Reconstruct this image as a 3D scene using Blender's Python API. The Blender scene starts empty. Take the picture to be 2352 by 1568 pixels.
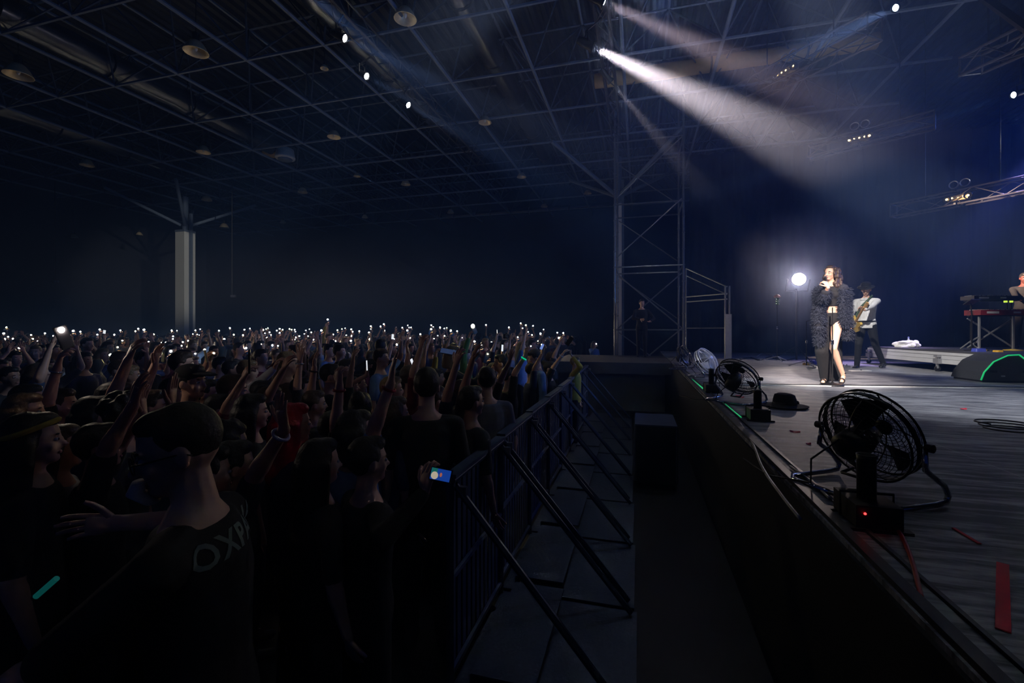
import bpy, bmesh, math, random
from mathutils import Vector as V3, Matrix, Euler
R = math.radians
rnd = random.Random(7)
C = bpy.context.scene.collection
SC = bpy.context.scene
# ------------------------------------------------------------------ camera, world, exposure
F, CX, HY, CH = 1045.3, 1176.0, 757.0, 2.0          # focal length in px, centre column, horizon row, camera height
cam_d = bpy.data.cameras.new('camera'); cam = bpy.data.objects.new('camera', cam_d); C.objects.link(cam)
cam_d.lens = 16; cam_d.sensor_width = 36; cam_d.shift_y = -(784 - HY) / 2352
cam_d.clip_start = 0.05; cam_d.clip_end = 200
cam.location = (0, 0, CH); cam.rotation_euler = (R(90), 0, 0); SC.camera = cam
SC.view_settings.view_transform = 'Standard'; SC.view_settings.look = 'None'
SC.view_settings.exposure = 0.0; SC.view_settings.gamma = 1.0; SC.view_settings.use_curve_mapping = False
wd = bpy.data.worlds.new('night'); SC.world = wd; wd.use_nodes = True
wd.node_tree.nodes['Background'].inputs[0].default_value = (0.03, 0.1, 0.6, 1)
wd.node_tree.nodes['Background'].inputs[1].default_value = 0.03
SC.cycles.use_denoising = True; SC.cycles.use_adaptive_sampling = True; SC.cycles.adaptive_threshold = 0.1
SC.cycles.max_bounces = 4; SC.cycles.diffuse_bounces = 2; SC.cycles.glossy_bounces = 2
SC.cycles.volume_bounces = 0; SC.cycles.volume_step_rate = 2.0; SC.cycles.volume_max_steps = 256; SC.cycles.transparent_max_bounces = 8
SC.cycles.sample_clamp_indirect = 3.0

SINGER = (4.77, 6.8)
ca, sa = 0.963, 0.2696
def P(px, py, Z): return V3(((px - CX) / F * Z, Z, CH - (py - HY) / F * Z))     # a photo point at depth Z
def G(px, py, lev):                                                        # a photo point on the level z = lev
    Z = (CH - lev) * F / (py - HY); return V3(((px - CX) / F * Z, Z, lev))
def HU(U, V, z=0.0): return V3((sa * U + ca * V, ca * U - sa * V, z))        # hall axes: U along the stage front, V towards the stage
def UV(p): return (sa * p.x + ca * p.y, ca * p.x - sa * p.y)
HALL = math.atan2(-sa, ca)                                                  # rotation that turns +Y into U
UP = V3((0, 0, 1))

def spot(loc, target, watts, deg, col=(1, 1, 1), blend=0.4, rad=0.06, parent=None):
    l = bpy.data.lights.new('beam', 'SPOT'); l.energy = watts; l.spot_size = R(deg); l.spot_blend = blend
    l.color = col; l.shadow_soft_size = rad
    o = bpy.data.objects.new('beam', l); C.objects.link(o)
    o.location = loc; o.rotation_euler = (V3(target) - V3(loc)).to_track_quat('-Z', 'Y').to_euler()
    if parent is not None:
        o.parent = parent; o.matrix_parent_inverse = Matrix.Translation(parent.location).inverted()
    return o

# ------------------------------------------------------------------ materials
MATS = {}
def mat(name, col, rough=0.6, metal=0.0, var=0.25, scale=12.0, bump=0.0, emit=0.0, ecol=None, spec=0.4, lights=False):
    if name in MATS: return MATS[name]
    m = bpy.data.materials.new(name); m.use_nodes = True; nt = m.node_tree; b = nt.nodes['Principled BSDF']
    b.inputs['Roughness'].default_value = rough; b.inputs['Metallic'].default_value = metal
    b.inputs['Specular IOR Level'].default_value = spec
    tc = nt.nodes.new('ShaderNodeTexCoord'); nz = nt.nodes.new('ShaderNodeTexNoise'); nz.inputs['Scale'].default_value = scale
    nz.inputs['Detail'].default_value = 3
    nt.links.new(tc.outputs['Object'], nz.inputs['Vector'])
    mx = nt.nodes.new('ShaderNodeMix'); mx.data_type = 'RGBA'
    mx.inputs['A'].default_value = (*[c * (1 - var) for c in col], 1); mx.inputs['B'].default_value = (*[min(1, c * (1 + var)) for c in col], 1)
    nt.links.new(nz.outputs['Fac'], mx.inputs['Factor']); nt.links.new(mx.outputs['Result'], b.inputs['Base Color'])
    if bump:
        bp = nt.nodes.new('ShaderNodeBump'); bp.inputs['Strength'].default_value = bump; bp.inputs['Distance'].default_value = 0.01
        nt.links.new(nz.outputs['Fac'], bp.inputs['Height']); nt.links.new(bp.outputs['Normal'], b.inputs['Normal'])
    if emit:
        b.inputs['Emission Color'].default_value = (*(ecol or col), 1); b.inputs['Emission Strength'].default_value = emit
        if not lights: m.cycles.emission_sampling = 'NONE'      # only the phone torches are sampled as lamps
    MATS[name] = m; return m
skinA = mat('skin_fair', (0.62, 0.36, 0.26), 0.5, var=0.08)
skinB = mat('skin_tan', (0.48, 0.26, 0.18), 0.5, var=0.08)
skinC = mat('skin_deep', (0.36, 0.19, 0.125), 0.5, var=0.08)
eye_white = mat('eye_white', (0.55, 0.52, 0.5), 0.3, var=0.02); iris = mat('iris', (0.03, 0.02, 0.015), 0.15); lip = mat('lips', (0.42, 0.17, 0.14), 0.5)
HAIR = [mat('hair_black', (0.012, 0.01, 0.01), 0.55, scale=60, bump=0.4), mat('hair_brown', (0.05, 0.027, 0.016), 0.5, scale=60, bump=0.4),
        mat('hair_light', (0.2, 0.12, 0.055), 0.5, scale=60, bump=0.4), mat('hair_red', (0.55, 0.008, 0.02), 0.45, scale=60, bump=0.4)]
CLOTH = dict(black=(0.008, 0.008, 0.01), charcoal=(0.03, 0.03, 0.035), navy=(0.015, 0.02, 0.06), grey=(0.16, 0.16, 0.18), white=(0.62, 0.62, 0.64),
             blue=(0.14, 0.25, 0.5), burgundy=(0.13, 0.012, 0.02), red=(0.4, 0.03, 0.03), green=(0.1, 0.28, 0.08), yellow=(0.45, 0.33, 0.05),
             brown=(0.09, 0.05, 0.03), denim=(0.05, 0.08, 0.16))
def cloth(n): return mat(n + '_cloth', CLOTH[n], 0.85, var=0.2, scale=25, bump=0.25)
black_metal = mat('black_metal', (0.02, 0.02, 0.022), 0.4, 0.6, bump=0.05)
black_plastic = mat('black_plastic', (0.012, 0.012, 0.014), 0.45)
steel = mat('galvanised_steel', (0.3, 0.32, 0.35), 0.32, 0.8, var=0.2, scale=9)
alu = mat('aluminium', (0.5, 0.51, 0.54), 0.3, 0.85, var=0.1)
chrome = mat('chrome', (0.75, 0.75, 0.78), 0.12, 1.0, var=0.03)
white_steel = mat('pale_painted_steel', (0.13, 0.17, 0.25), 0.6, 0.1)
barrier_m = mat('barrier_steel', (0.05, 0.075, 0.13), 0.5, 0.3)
wood_m = mat('dark_wood', (0.12, 0.05, 0.02), 0.45, bump=0.1)

# ------------------------------------------------------------------ mesh helpers
class MB:
    def __init__(s): s.v = []; s.f = []; s.m = []; s.mi = 0
    def add(s, vs, fs):
        o = len(s.v); s.v += [tuple(v) for v in vs]; s.f += [tuple(i + o for i in f) for f in fs]; s.m += [s.mi] * len(fs); return s
    def box(s, c, d, rot=None):
        x, y, z = d[0] / 2, d[1] / 2, d[2] / 2; c = V3(c); M = rot or Matrix.Identity(3)
        vs = [c + M @ V3((i * x, j * y, k * z)) for i in (-1, 1) for j in (-1, 1) for k in (-1, 1)]
        return s.add(vs, [(0, 1, 3, 2), (4, 6, 7, 5), (0, 4, 5, 1), (2, 3, 7, 6), (0, 2, 6, 4), (1, 5, 7, 3)])
    def loft(s, secs, n=12, pw=1.0):
        vs = []; fs = []
        for c, ax, ay in secs:
            c = V3(c); ax = V3(ax); ay = V3(ay)
            for i in range(n):
                a = 2 * math.pi * i / n; ci, si = math.cos(a), math.sin(a)
                ci = math.copysign(abs(ci) ** pw, ci); si = math.copysign(abs(si) ** pw, si)
                vs.append(c + ax * ci + ay * si)
        for k in range(len(secs) - 1):
            for i in range(n):
                j = (i + 1) % n; fs.append((k * n + i, k * n + j, (k + 1) * n + j, (k + 1) * n + i))
        a = len(vs); vs.append(V3(secs[0][0])); vs.append(V3(secs[-1][0])); L = (len(secs) - 1) * n
        for i in range(n):
            j = (i + 1) % n; fs.append((a, j, i)); fs.append((a + 1, L + i, L + j))
        return s.add(vs, fs)
    def tube(s, pts, r, n=6):
        pts = [V3(p) for p in pts]; rs = r if isinstance(r, (list, tuple)) else [r] * len(pts); secs = []; x = None
        for i, p in enumerate(pts):
            d = (pts[min(i + 1, len(pts) - 1)] - pts[max(i - 1, 0)])
            d = d.normalized() if d.length > 1e-9 else UP
            if x is None: x = d.orthogonal().normalized()
            x = x - d * x.dot(d); x = x.normalized() if x.length > 1e-6 else d.orthogonal().normalized()
            y = d.cross(x); secs.append((p, x * rs[i], y * rs[i]))
        return s.loft(secs, n)
    def caps(s, a, ra, b, rb, n=10, fl=None):
        a, b = V3(a), V3(b); d = b - a; L = d.length; d = d / L if L > 1e-9 else UP
        x = d.orthogonal().normalized(); y = d.cross(x); secs = []
        for t in (-0.97, -0.7, -0.3): q = math.sqrt(1 - t * t); secs.append((a + d * ra * t, x * ra * q, y * ra * q))
        secs.append((a, x * ra, y * ra)); secs.append((b, x * rb, y * rb))
        for t in (0.3, 0.7, 0.97): q = math.sqrt(1 - t * t); secs.append((b + d * rb * t, x * rb * q, y * rb * q))
        return s.loft(secs, n)
    def ell(s, c, r, M=None, n=12, k=7):
        M = M or Matrix.Identity(3); c = V3(c); secs = []
        for i in range(k):
            t = -0.985 + 1.97 * i / (k - 1); t = math.sin(t * math.pi / 2); q = math.sqrt(max(0, 1 - t * t))
            secs.append((c + M @ V3((0, 0, r[2] * t)), M @ V3((r[0] * q, 0, 0)), M @ V3((0, r[1] * q, 0))))
        return s.loft(secs, n)
    def lathe(s, prof, c=(0, 0, 0), M=None, n=20):
        M = M or Matrix.Identity(3); c = V3(c)
        closed = prof[0] == prof[-1]
        s.loft([(c + M @ V3((0, 0, z)), M @ V3((max(r, 1e-4), 0, 0)), M @ V3((0, max(r, 1e-4), 0))) for r, z in prof], n)
        if closed: s.f = s.f[:-2 * n]; s.m = s.m[:-2 * n]
        return s
    def ring(s, c, R_, r, M=None, n=28, k=5):
        M = M or Matrix.Identity(3); c = V3(c); vs = []; fs = []
        for i in range(n):
            a = 2 * math.pi * i / n; e = V3((math.cos(a), math.sin(a), 0))
            for j in range(k):
                b = 2 * math.pi * j / k; vs.append(c + M @ (e * (R_ + r * math.cos(b)) + UP * r * math.sin(b)))
        for i in range(n):
            for j in range(k):
                fs.append((i * k + j, ((i + 1) % n) * k + j, ((i + 1) % n) * k + (j + 1) % k, i * k + (j + 1) % k))
        return s.add(vs, fs)
    def disc(s, c, r, nrm, n=12):
        nrm = V3(nrm).normalized(); x = nrm.orthogonal().normalized(); y = nrm.cross(x); c = V3(c)
        vs = [c] + [c + (x * math.cos(2 * math.pi * i / n) + y * math.sin(2 * math.pi * i / n)) * r for i in range(n)]
        return s.add(vs, [(0, i + 1, (i + 1) % n + 1) for i in range(n)])
    def mesh(s, name, smooth=True):
        me = bpy.data.meshes.new(name); me.from_pydata(s.v, [], s.f); me.update()
        if any(s.m): me.polygons.foreach_set('material_index', s.m)
        if smooth: me.polygons.foreach_set('use_smooth', [True] * len(me.polygons))
        return me
    def build(s, name, m, parent=None, smooth=False):
        return link(name, s.mesh(name, smooth), m, parent)
def link(name, me, m, parent=None):
    o = bpy.data.objects.new(name, me); C.objects.link(o)
    for q in (m if isinstance(m, (list, tuple)) else [m]):
        if len(me.materials) < (len(m) if isinstance(m, (list, tuple)) else 1): me.materials.append(q)
    if parent is not None: o.parent = parent
    return o
def tag(o, label=None, cat=None, group=None, kind=None):
    if label: o['label'] = label
    if cat: o['category'] = cat
    if group: o['group'] = group
    if kind: o['kind'] = kind
    return o
def thing(name, label, cat, loc=(0, 0, 0), rz=0.0, group=None, kind=None):
    o = bpy.data.objects.new(name, None); C.objects.link(o); o.location = loc; o.rotation_euler = (0, 0, rz); o.empty_display_size = 0.1
    return tag(o, label, cat, group, kind)
def copy_tree(o, parent=None):
    c = o.copy(); C.objects.link(c)
    if parent is not None: c.parent = parent
    for ch in o.children:
        if ch.type == 'MESH': copy_tree(ch, c)
    return c
def remesh(mb, voxel, it=3, name='body', disp=0.0):
    me = mb.mesh(name); o = bpy.data.objects.new('tmp', me); C.objects.link(o)
    m = o.modifiers.new('r', 'REMESH'); m.mode = 'VOXEL'; m.voxel_size = voxel; m.use_smooth_shade = True
    s = o.modifiers.new('s', 'SMOOTH'); s.factor = 0.5; s.iterations = it
    dg = bpy.context.evaluated_depsgraph_get(); dg.update()
    out = bpy.data.meshes.new_from_object(o.evaluated_get(dg)); out.name = name; out.materials.clear()
    bpy.data.objects.remove(o); bpy.data.meshes.remove(me)
    if len(out.polygons): out.polygons.foreach_set('use_smooth', [True] * len(out.polygons))
    return out
def append(me, mb):                                                       # more islands into the same mesh (fingers, eyes)
    o = len(me.vertices); nv = [tuple(v.co) for v in me.vertices] + mb.v
    nf = [tuple(p.vertices) for p in me.polygons] + [tuple(i + o for i in f) for f in mb.f]
    mi = [0] * len(me.polygons) + mb.m
    out = bpy.data.meshes.new(me.name); out.from_pydata(nv, [], nf); out.update()
    out.polygons.foreach_set('material_index', mi); out.polygons.foreach_set('use_smooth', [True] * len(out.polygons))
    bpy.data.meshes.remove(me); return out

# ------------------------------------------------------------------ people
def ik(s, w, a, b, pole):
    d = w - s; L = d.length
    if L > (a + b) * 0.995: w = s + d.normalized() * (a + b) * 0.995; d = w - s; L = d.length
    L = max(L, abs(a - b) + 0.02); u = d.normalized(); x = (a * a - b * b + L * L) / (2 * L); h = math.sqrt(max(0, a * a - x * x))
    p = pole - u * pole.dot(u); p = p.normalized() if p.length > 1e-5 else u.orthogonal().normalized()
    return s + u * x + p * h, w
def hand(mb, fin, w, d, n, k, side, curl, spread=1.0, nf=6, mats=0):
    """palm into mb, fingers into fin. w wrist, d finger direction, n palm normal, curl in degrees per joint"""
    d = d.normalized(); n = (n - d * n.dot(d)); n = n.normalized() if n.length > 1e-5 else d.orthogonal().normalized(); x = d.cross(n).normalized()
    if side < 0: x = -x                                                    # x points to the thumb side
    mb.loft([(w - d * 0.02 * k, x * 0.027 * k, n * 0.02 * k), (w + d * 0.02 * k, x * 0.031 * k, n * 0.019 * k), (w + d * 0.06 * k, x * 0.04 * k, n * 0.017 * k), (w + d * 0.095 * k, x * 0.039 * k, n * 0.014 * k)], 10)
    for i, (L, off) in enumerate(((0.074, 0.029), (0.083, 0.0095), (0.077, -0.0095), (0.06, -0.028))):
        p = w + d * (0.09 - 0.006 * (i in (0,)) - 0.012 * (i == 3)) * k + x * off * k
        dd = (d + x * (0.14 - 0.1 * i) * spread).normalized(); c = curl[i] if isinstance(curl, (list, tuple)) else curl; pts = [p - dd * 0.015 * k, p]
        for j, q in enumerate((0.45, 0.32, 0.23)):
            ax = dd.cross(n).normalized(); dd = (Matrix.Rotation(R(c * (0.8 if j == 0 else 1)), 3, ax) @ dd).normalized()
            p = p + dd * L * q * k; pts.append(p)
        fin.tube(pts, [0.0095 * k, 0.0095 * k, 0.0088 * k, 0.0078 * k, 0.0055 * k], nf)
    p = w + d * 0.03 * k + x * 0.025 * k; c = curl[0] if isinstance(curl, (list, tuple)) else curl
    dd = (d * 0.65 + x * 0.75 + n * 0.25 * min(1, c / 40)).normalized(); pts = [p - dd * 0.012 * k, p]
    for q in (0.036, 0.03, 0.024):
        p = p + dd * q * k; pts.append(p); dd = (dd + d * 0.2 - x * 0.16 * (c / 40) + n * 0.3 * (c / 40)).normalized()
    fin.tube(pts, [0.013 * k, 0.013 * k, 0.0105 * k, 0.0095 * k, 0.0065 * k], nf)

def person(label, loc, face, H=1.72, wr=None, wl=None, pole_r=None, pole_l=None, curl_r=15, curl_l=15, dir_r=None, dir_l=None, nr=None, nl=None,
           head=(0, 0), hair=0, style='short', skin=None, shirt='black', sleeve=0.5, pants='black', vox=0.011, sex=1.0, knees=None, ankles=None,
           group=None, world=True, name='person', hips=None, face_detail=True, no_pants=False, bare=False, heel=0.0, spread_r=1.0, spread_l=1.0):
    """a standing figure; face = world direction it faces; wr/wl = wrist targets (world when world=True)."""
    k = H / 1.78; rz = math.atan2(-face[0], face[1]); loc = V3(loc); M = Matrix.Rotation(rz, 3, 'Z'); Mi = M.inverted()
    L = lambda p: None if p is None else (Mi @ (V3(p) - loc) if world else V3(p))
    D = lambda d: None if d is None else (Mi @ V3(d) if world else V3(d))
    root = thing(name, label, 'person', loc, rz, group)
    b = MB(); fin = MB(); S = lambda x, y, z: V3((x, y, z)) * k
    hz = heel
    tor = [(0.84, 0.15, 0.105), (0.93, 0.163, 0.115), (1.04, 0.14, 0.102), (1.16, 0.147, 0.108), (1.29, 0.168, 0.117), (1.38, 0.165, 0.105), (1.45, 0.115, 0.078), (1.5, 0.06, 0.058)]
    def torso(m, g, z0=0, z1=9):
        m.loft([(S(0, 0, z), V3((rx * k * sex + g, 0, 0)), V3((0, ry * k + g, 0))) for z, rx, ry in tor if z0 <= z <= z1], 16)
    torso(b, 0)
    sh = {}
    for sd, w, pole, dr, nn, cu, spd in ((1, wr, pole_r, dir_r, nr, curl_r, spread_r), (-1, wl, pole_l, dir_l, nl, curl_l, spread_l)):
        w = L(w); pole = D(pole); dr = D(dr); nn = D(nn)
        up = w is not None and w.z > 1.5 * k
        s0 = S(sd * 0.18 * sex, 0, 1.425 if up else 1.4)
        if w is None: w = S(sd * 0.25 * sex, 0.06, 0.86)
        pole = pole if pole is not None else (V3((sd * 0.6, -0.6, -0.3)))
        e, w = ik(s0, w, 0.29 * k, 0.265 * k, pole)
        b.caps(S(sd * 0.09, 0, 1.415), 0.06 * k, s0, 0.056 * k)
        b.caps(s0, 0.053 * k * (0.9 + 0.1 * sex), e, 0.041 * k); b.caps(e, 0.041 * k, w, 0.027 * k)
        b.caps(e + (w - e) * 0.12, 0.044 * k, e + (w - e) * 0.42, 0.036 * k)
        d = dr if dr is not None else (w - e)
        hand(b, fin, w, d, nn if nn is not None else V3((-sd * 0.3, 0.9, 0.1)), k, sd, cu, spd)
        sh[sd] = (s0, e, w)
    # head
    b.caps(S(0, -0.012, 1.45), 0.058 * k, S(0, 0.008, 1.58), 0.052 * k)
    HM = Euler((R(head[1]), 0, R(head[0]))).to_matrix(); hp = S(0, 0.012, 1.555)
    hd = lambda x, y, z: hp + HM @ (V3((x, y, z)) * k)
    b.ell(hd(0, -0.005, 0.115), (0.076 * k, 0.097 * k, 0.104 * k), HM)
    b.ell(hd(0, 0.03, 0.062), (0.06 * k, 0.062 * k, 0.078 * k), HM); b.ell(hd(0, 0.058, 0.008), (0.032 * k, 0.033 * k, 0.024 * k), HM)
    b.caps(hd(0, 0.088, 0.1), 0.009 * k, hd(0, 0.107, 0.067), 0.0135 * k, 8); b.caps(hd(-0.035, 0.075, 0.122), 0.012 * k, hd(0.035, 0.075, 0.122), 0.012 * k, 8)
    for sd in (-1, 1):
        b.ell(hd(sd * 0.078, -0.008, 0.085), (0.011 * k, 0.02 * k, 0.033 * k), HM, 8, 5); b.ell(hd(sd * 0.038, 0.065, 0.065), (0.022 * k, 0.02 * k, 0.022 * k), HM, 8, 5)
    # legs
    kn = []
    for sd in (1, -1):
        hpj = S(sd * 0.085, 0, 0.9); kj = S(sd * 0.095, 0.02, 0.5); aj = S(sd * 0.1, -0.015, 0.09)
        if knees and knees.get(sd): kj = L(knees[sd])
        if ankles and ankles.get(sd): aj = L(ankles[sd])
        b.caps(hpj, 0.083 * k, kj, 0.052 * k); b.caps(kj, 0.05 * k, aj, 0.034 * k); b.caps(kj + (aj - kj) * 0.15 - S(0, 0.012, 0), 0.052 * k, kj + (aj - kj) * 0.45 - S(0, 0.01, 0), 0.044 * k)
        drop = 0.055 * k
        b.caps(aj + V3((0, -0.03 * k, -drop * 0.6)), 0.034 * k, aj + V3((sd * 0.008, 0.13 * k, -drop - hz)), 0.027 * k); kn.append((hpj, kj, aj, sd))
    me = remesh(b, vox, 4, 'body')
    fin.mi = 0
    if face_detail:
        for sd in (-1, 1):
            fin.mi = 1; fin.ell(hd(sd * 0.031, 0.0775, 0.098), (0.0135 * k, 0.011 * k, 0.0085 * k), HM, 8, 5)
            fin.mi = 2; fin.ell(hd(sd * 0.031, 0.0865, 0.098), (0.006 * k, 0.004 * k, 0.006 * k), HM, 6, 4)
            fin.ell(hd(sd * 0.033, 0.0835, 0.122), (0.021 * k, 0.007 * k, 0.0045 * k), HM, 6, 4)
        fin.mi = 3; fin.ell(hd(0, 0.086, 0.034), (0.021 * k, 0.0085 * k, 0.0075 * k), HM, 8, 5)
    me = append(me, fin)
    sk = skin or skinA
    link('body', me, [sk, eye_white, iris, lip], root)
    # shirt
    if not bare:
        m = MB(); torso(m, 0.014, 0.84, 1.46)
        for sd in (-1, 1):
            s0, e, w = sh[sd]; m.caps(S(sd * 0.09, 0, 1.41), 0.066 * k, s0, 0.066 * k)
            if sleeve > 0: t = min(1, sleeve * 1.6); m.caps(s0, 0.064 * k, s0 + (e - s0) * t, (0.062 - 0.008 * t) * k)
            if sleeve > 0.65: m.caps(e, 0.054 * k, e + (w - e) * 0.93, 0.038 * k)
        link('shirt', remesh(m, vox * 1.25, 3, 'shirt'), cloth(shirt), root)
    if not no_pants:
        m = MB(); torso(m, 0.012, 0.84, 1.04)
        for hpj, kj, aj, sd in kn:
            m.caps(hpj, 0.095 * k, kj, 0.068 * k); m.caps(kj, 0.066 * k, aj + V3((0, 0, -0.01)), 0.052 * k)
            m.caps(aj + V3((0, -0.03 * k, -0.045 * k)), 0.042 * k, aj + V3((sd * 0.008, 0.15 * k, -0.055 * k)), 0.034 * k)
        link('trousers', remesh(m, vox * 1.5, 2, 'trousers'), cloth(pants), root)
    # hair
    hm = HAIR[hair] if isinstance(hair, int) else hair
    if style != 'bald':
        m = MB(); m.ell(hd(0, -0.022, 0.128), (0.086 * k, 0.098 * k, 0.103 * k), HM); m.ell(hd(0, 0.03 if style != 'wavy' else 0.012, 0.185 if style != 'wavy' else 0.19), (0.062 * k, 0.06 * k, 0.04 * k), HM)
        if style in ('long', 'bob'):
            zl = -0.2 if style == 'long' else -0.04
            for a in range(-100, 101, 25):
                x, y = 0.085 * math.sin(R(a)), -0.02 - 0.085 * math.cos(R(a))
                m.caps(hd(x, y, 0.1), 0.032 * k, hd(x * 1.15, y * 1.1 - 0.01, zl + 0.03 * math.sin(a)), 0.026 * k, 8)
        if style == 'curly':
            for i in range(46):
                a, t = rnd.uniform(0, 6.28), rnd.uniform(-0.3, 1); q = math.sqrt(1 - t * t)
                y = -0.02 + 0.1 * q * math.sin(a)
                if y > 0.045 and t < 0.6: continue
                m.ell(hd(0.09 * q * math.cos(a), y, 0.13 + 0.105 * t), (0.028 * k, 0.028 * k, 0.028 * k), None, 7, 5)
        if style == 'wavy':
            for i in range(90):
                a, t = rnd.uniform(-1.0, 1.0) * 2.35, rnd.random(); x, y = 0.095 * math.sin(a), -0.03 - 0.09 * math.cos(a); w_ = 1 + 0.35 * t
                m.ell(hd(x * w_ + rnd.gauss(0, 0.006), y * w_ + rnd.gauss(0, 0.006), 0.17 - 0.3 * t), (0.022 * k, 0.022 * k, 0.036 * k), None, 7, 5)
        if style == 'bun': m.ell(hd(0, -0.1, 0.2), (0.05 * k, 0.05 * k, 0.05 * k), HM)
        link('hair', remesh(m, vox, 2 if style != 'curly' else 1, 'hair'), hm, root)
    root['_k'] = k
    return root, hd, sh, k
def strip_tmp():
    for o in bpy.data.objects:
        if '_k' in o: del o['_k']

# ------------------------------------------------------------------ the hall
SL = 1.2                                                                   # stage level
BC, TC = 8.4, 10.0                                                         # bottom and top chords of the roof frame
def hall_obj(name, mb, m, label=None, cat=None, smooth=False, kind='structure'):
    o = mb.build(name, m, None, smooth); o.rotation_euler = (0, 0, HALL); return tag(o, label, cat, None, kind)
hb = lambda U0, U1, V0, V1, z0, z1: ((( V0 + V1) / 2, (U0 + U1) / 2, (z0 + z1) / 2), (V1 - V0, U1 - U0, z1 - z0))   # local x = V, y = U
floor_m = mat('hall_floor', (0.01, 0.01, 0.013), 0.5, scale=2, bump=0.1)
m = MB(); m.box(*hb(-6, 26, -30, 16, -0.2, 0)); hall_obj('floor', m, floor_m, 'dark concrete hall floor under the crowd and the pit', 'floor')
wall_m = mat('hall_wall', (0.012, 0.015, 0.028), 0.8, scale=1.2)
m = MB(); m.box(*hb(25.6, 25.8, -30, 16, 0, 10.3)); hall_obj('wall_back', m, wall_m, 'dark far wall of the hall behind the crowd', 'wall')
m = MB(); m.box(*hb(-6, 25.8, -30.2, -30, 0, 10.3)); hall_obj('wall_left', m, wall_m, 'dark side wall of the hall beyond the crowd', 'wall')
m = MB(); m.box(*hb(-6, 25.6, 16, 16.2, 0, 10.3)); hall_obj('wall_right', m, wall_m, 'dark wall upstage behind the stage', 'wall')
deck_m = mat('roof_deck', (0.02, 0.024, 0.036), 0.45, 0.5, var=0.3, scale=0.6)
m = MB(); prof = []; v = -30.0
while v < 16: prof += [(v, 10.12), (v + 0.1, 10.12), (v + 0.16, 10.2), (v + 0.24, 10.2)]; v += 0.3
vs = []; fs = []
for x, z in prof: vs += [(x, -6, z), (x, 25.8, z), (x, -6, z + 0.1), (x, 25.8, z + 0.1)]
for i in range(len(prof) - 1):
    a = 4 * i; fs += [(a, a + 1, a + 5, a + 4), (a + 2, a + 6, a + 7, a + 3)]
m.add(vs, fs); hall_obj('ceiling', m, deck_m, 'dark corrugated metal roof deck above the hall', 'ceiling')

# space frame of the roof: each chord and each row of struts is a part
fr = thing('roof_space_frame', 'dim steel space frame of crossing tubes hanging under the roof', 'roof frame', (0, 0, 0), HALL, kind='structure')
Us = [13.1 + 2.2 * i for i in range(-6, 6)]; Vs = [-8.97 + 2.15 * j for j in range(-8, 8)]
for V in Vs:
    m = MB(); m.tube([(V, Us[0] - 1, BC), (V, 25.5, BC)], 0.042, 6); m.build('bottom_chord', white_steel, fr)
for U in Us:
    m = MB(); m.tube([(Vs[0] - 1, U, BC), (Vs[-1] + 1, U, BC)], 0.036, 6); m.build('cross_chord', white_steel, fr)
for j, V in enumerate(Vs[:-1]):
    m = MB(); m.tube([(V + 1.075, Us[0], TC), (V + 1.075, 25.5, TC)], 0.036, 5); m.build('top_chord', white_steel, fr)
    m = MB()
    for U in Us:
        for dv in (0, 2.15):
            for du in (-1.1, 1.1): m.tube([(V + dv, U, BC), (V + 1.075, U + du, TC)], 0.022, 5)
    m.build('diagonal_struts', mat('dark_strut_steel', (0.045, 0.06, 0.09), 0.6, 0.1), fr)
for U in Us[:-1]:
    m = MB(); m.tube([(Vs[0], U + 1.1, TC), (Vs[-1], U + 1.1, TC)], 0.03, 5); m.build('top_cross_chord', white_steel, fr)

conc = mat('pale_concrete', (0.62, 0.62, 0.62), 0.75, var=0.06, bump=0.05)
def column(U, V, w, zt, label):
    o = thing('hall_column', label, 'column', HU(U, V), HALL, kind='structure')
    m = MB(); m.box((0, 0, zt / 2), (w, w, zt)); m.build('shaft', conc, o)
    m = MB(); m.box((w * 0.62, 0, (zt + 0.9) / 2), (0.1, 0.12, zt + 0.9)); m.build('drain_pipe', white_steel, o)
    m = MB(); m.box((0, 0, zt + 0.05), (w * 1.05, w * 1.05, 0.1)); m.build('cap_plate', white_steel, o)
    m = MB(); m.tube([(0, 0, zt), (0, 0, BC)], 0.13, 10); m.build('steel_neck', white_steel, o)
    for sx in (-1, 1):
        for sy in (-1, 1):
            m = MB(); m.tube([(sx * 0.12, sy * 0.12, zt + 0.35), (sx * 2.1, sy * 2.1, BC)], 0.07, 8); m.build('brace', white_steel, o)
column(16.9, -21.1, 0.56, 6.67, 'pale square column rising out of the crowd, tall and lit')
column(17.35, -0.76, 0.26, 6.66, 'slim grey column standing behind the scaffold tower')

# air ducts under the roof
foil = mat('duct_foil', (0.13, 0.15, 0.2), 0.25, 0.85, var=0.3, scale=3, bump=0.9)
def duct(V, U0, U1, r, z, label, cross=False, skin_m=None):
    o = thing('air_duct', label, 'air duct', HU(0, 0, 0), HALL, kind=None)
    rr = random.Random(int(V * 10)); n = int((U1 - U0) / 0.35); secs = []
    for i in range(n + 1):
        t = U0 + (U1 - U0) * i / n; q = r * (1 + rr.uniform(-0.05, 0.05) - (0.06 if i % 4 == 0 else 0))
        c = (V, t, z) if not cross else (t, V, z)
        secs.append((c, (q, 0, 0) if not cross else (0, q, 0), (0, 0, q)))
    m = MB(); m.loft(secs, 14); m.build('foil_sleeve', skin_m or foil, o, True)
    t = U0 + 0.8
    while t < U1:
        c = (V, t, z) if not cross else (t, V, z)
        M = Euler((R(90), 0, 0)).to_matrix() if not cross else Euler((0, R(90), 0)).to_matrix()
        m = MB(); m.ring(c, r * 1.03, 0.025, M, 18, 4); m.tube([V3(c) + V3((0, 0, r)), V3(c) + V3((0, 0, TC - z))], 0.012, 4); m.build('hanger_band', black_metal, o); t += 2.2
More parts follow.
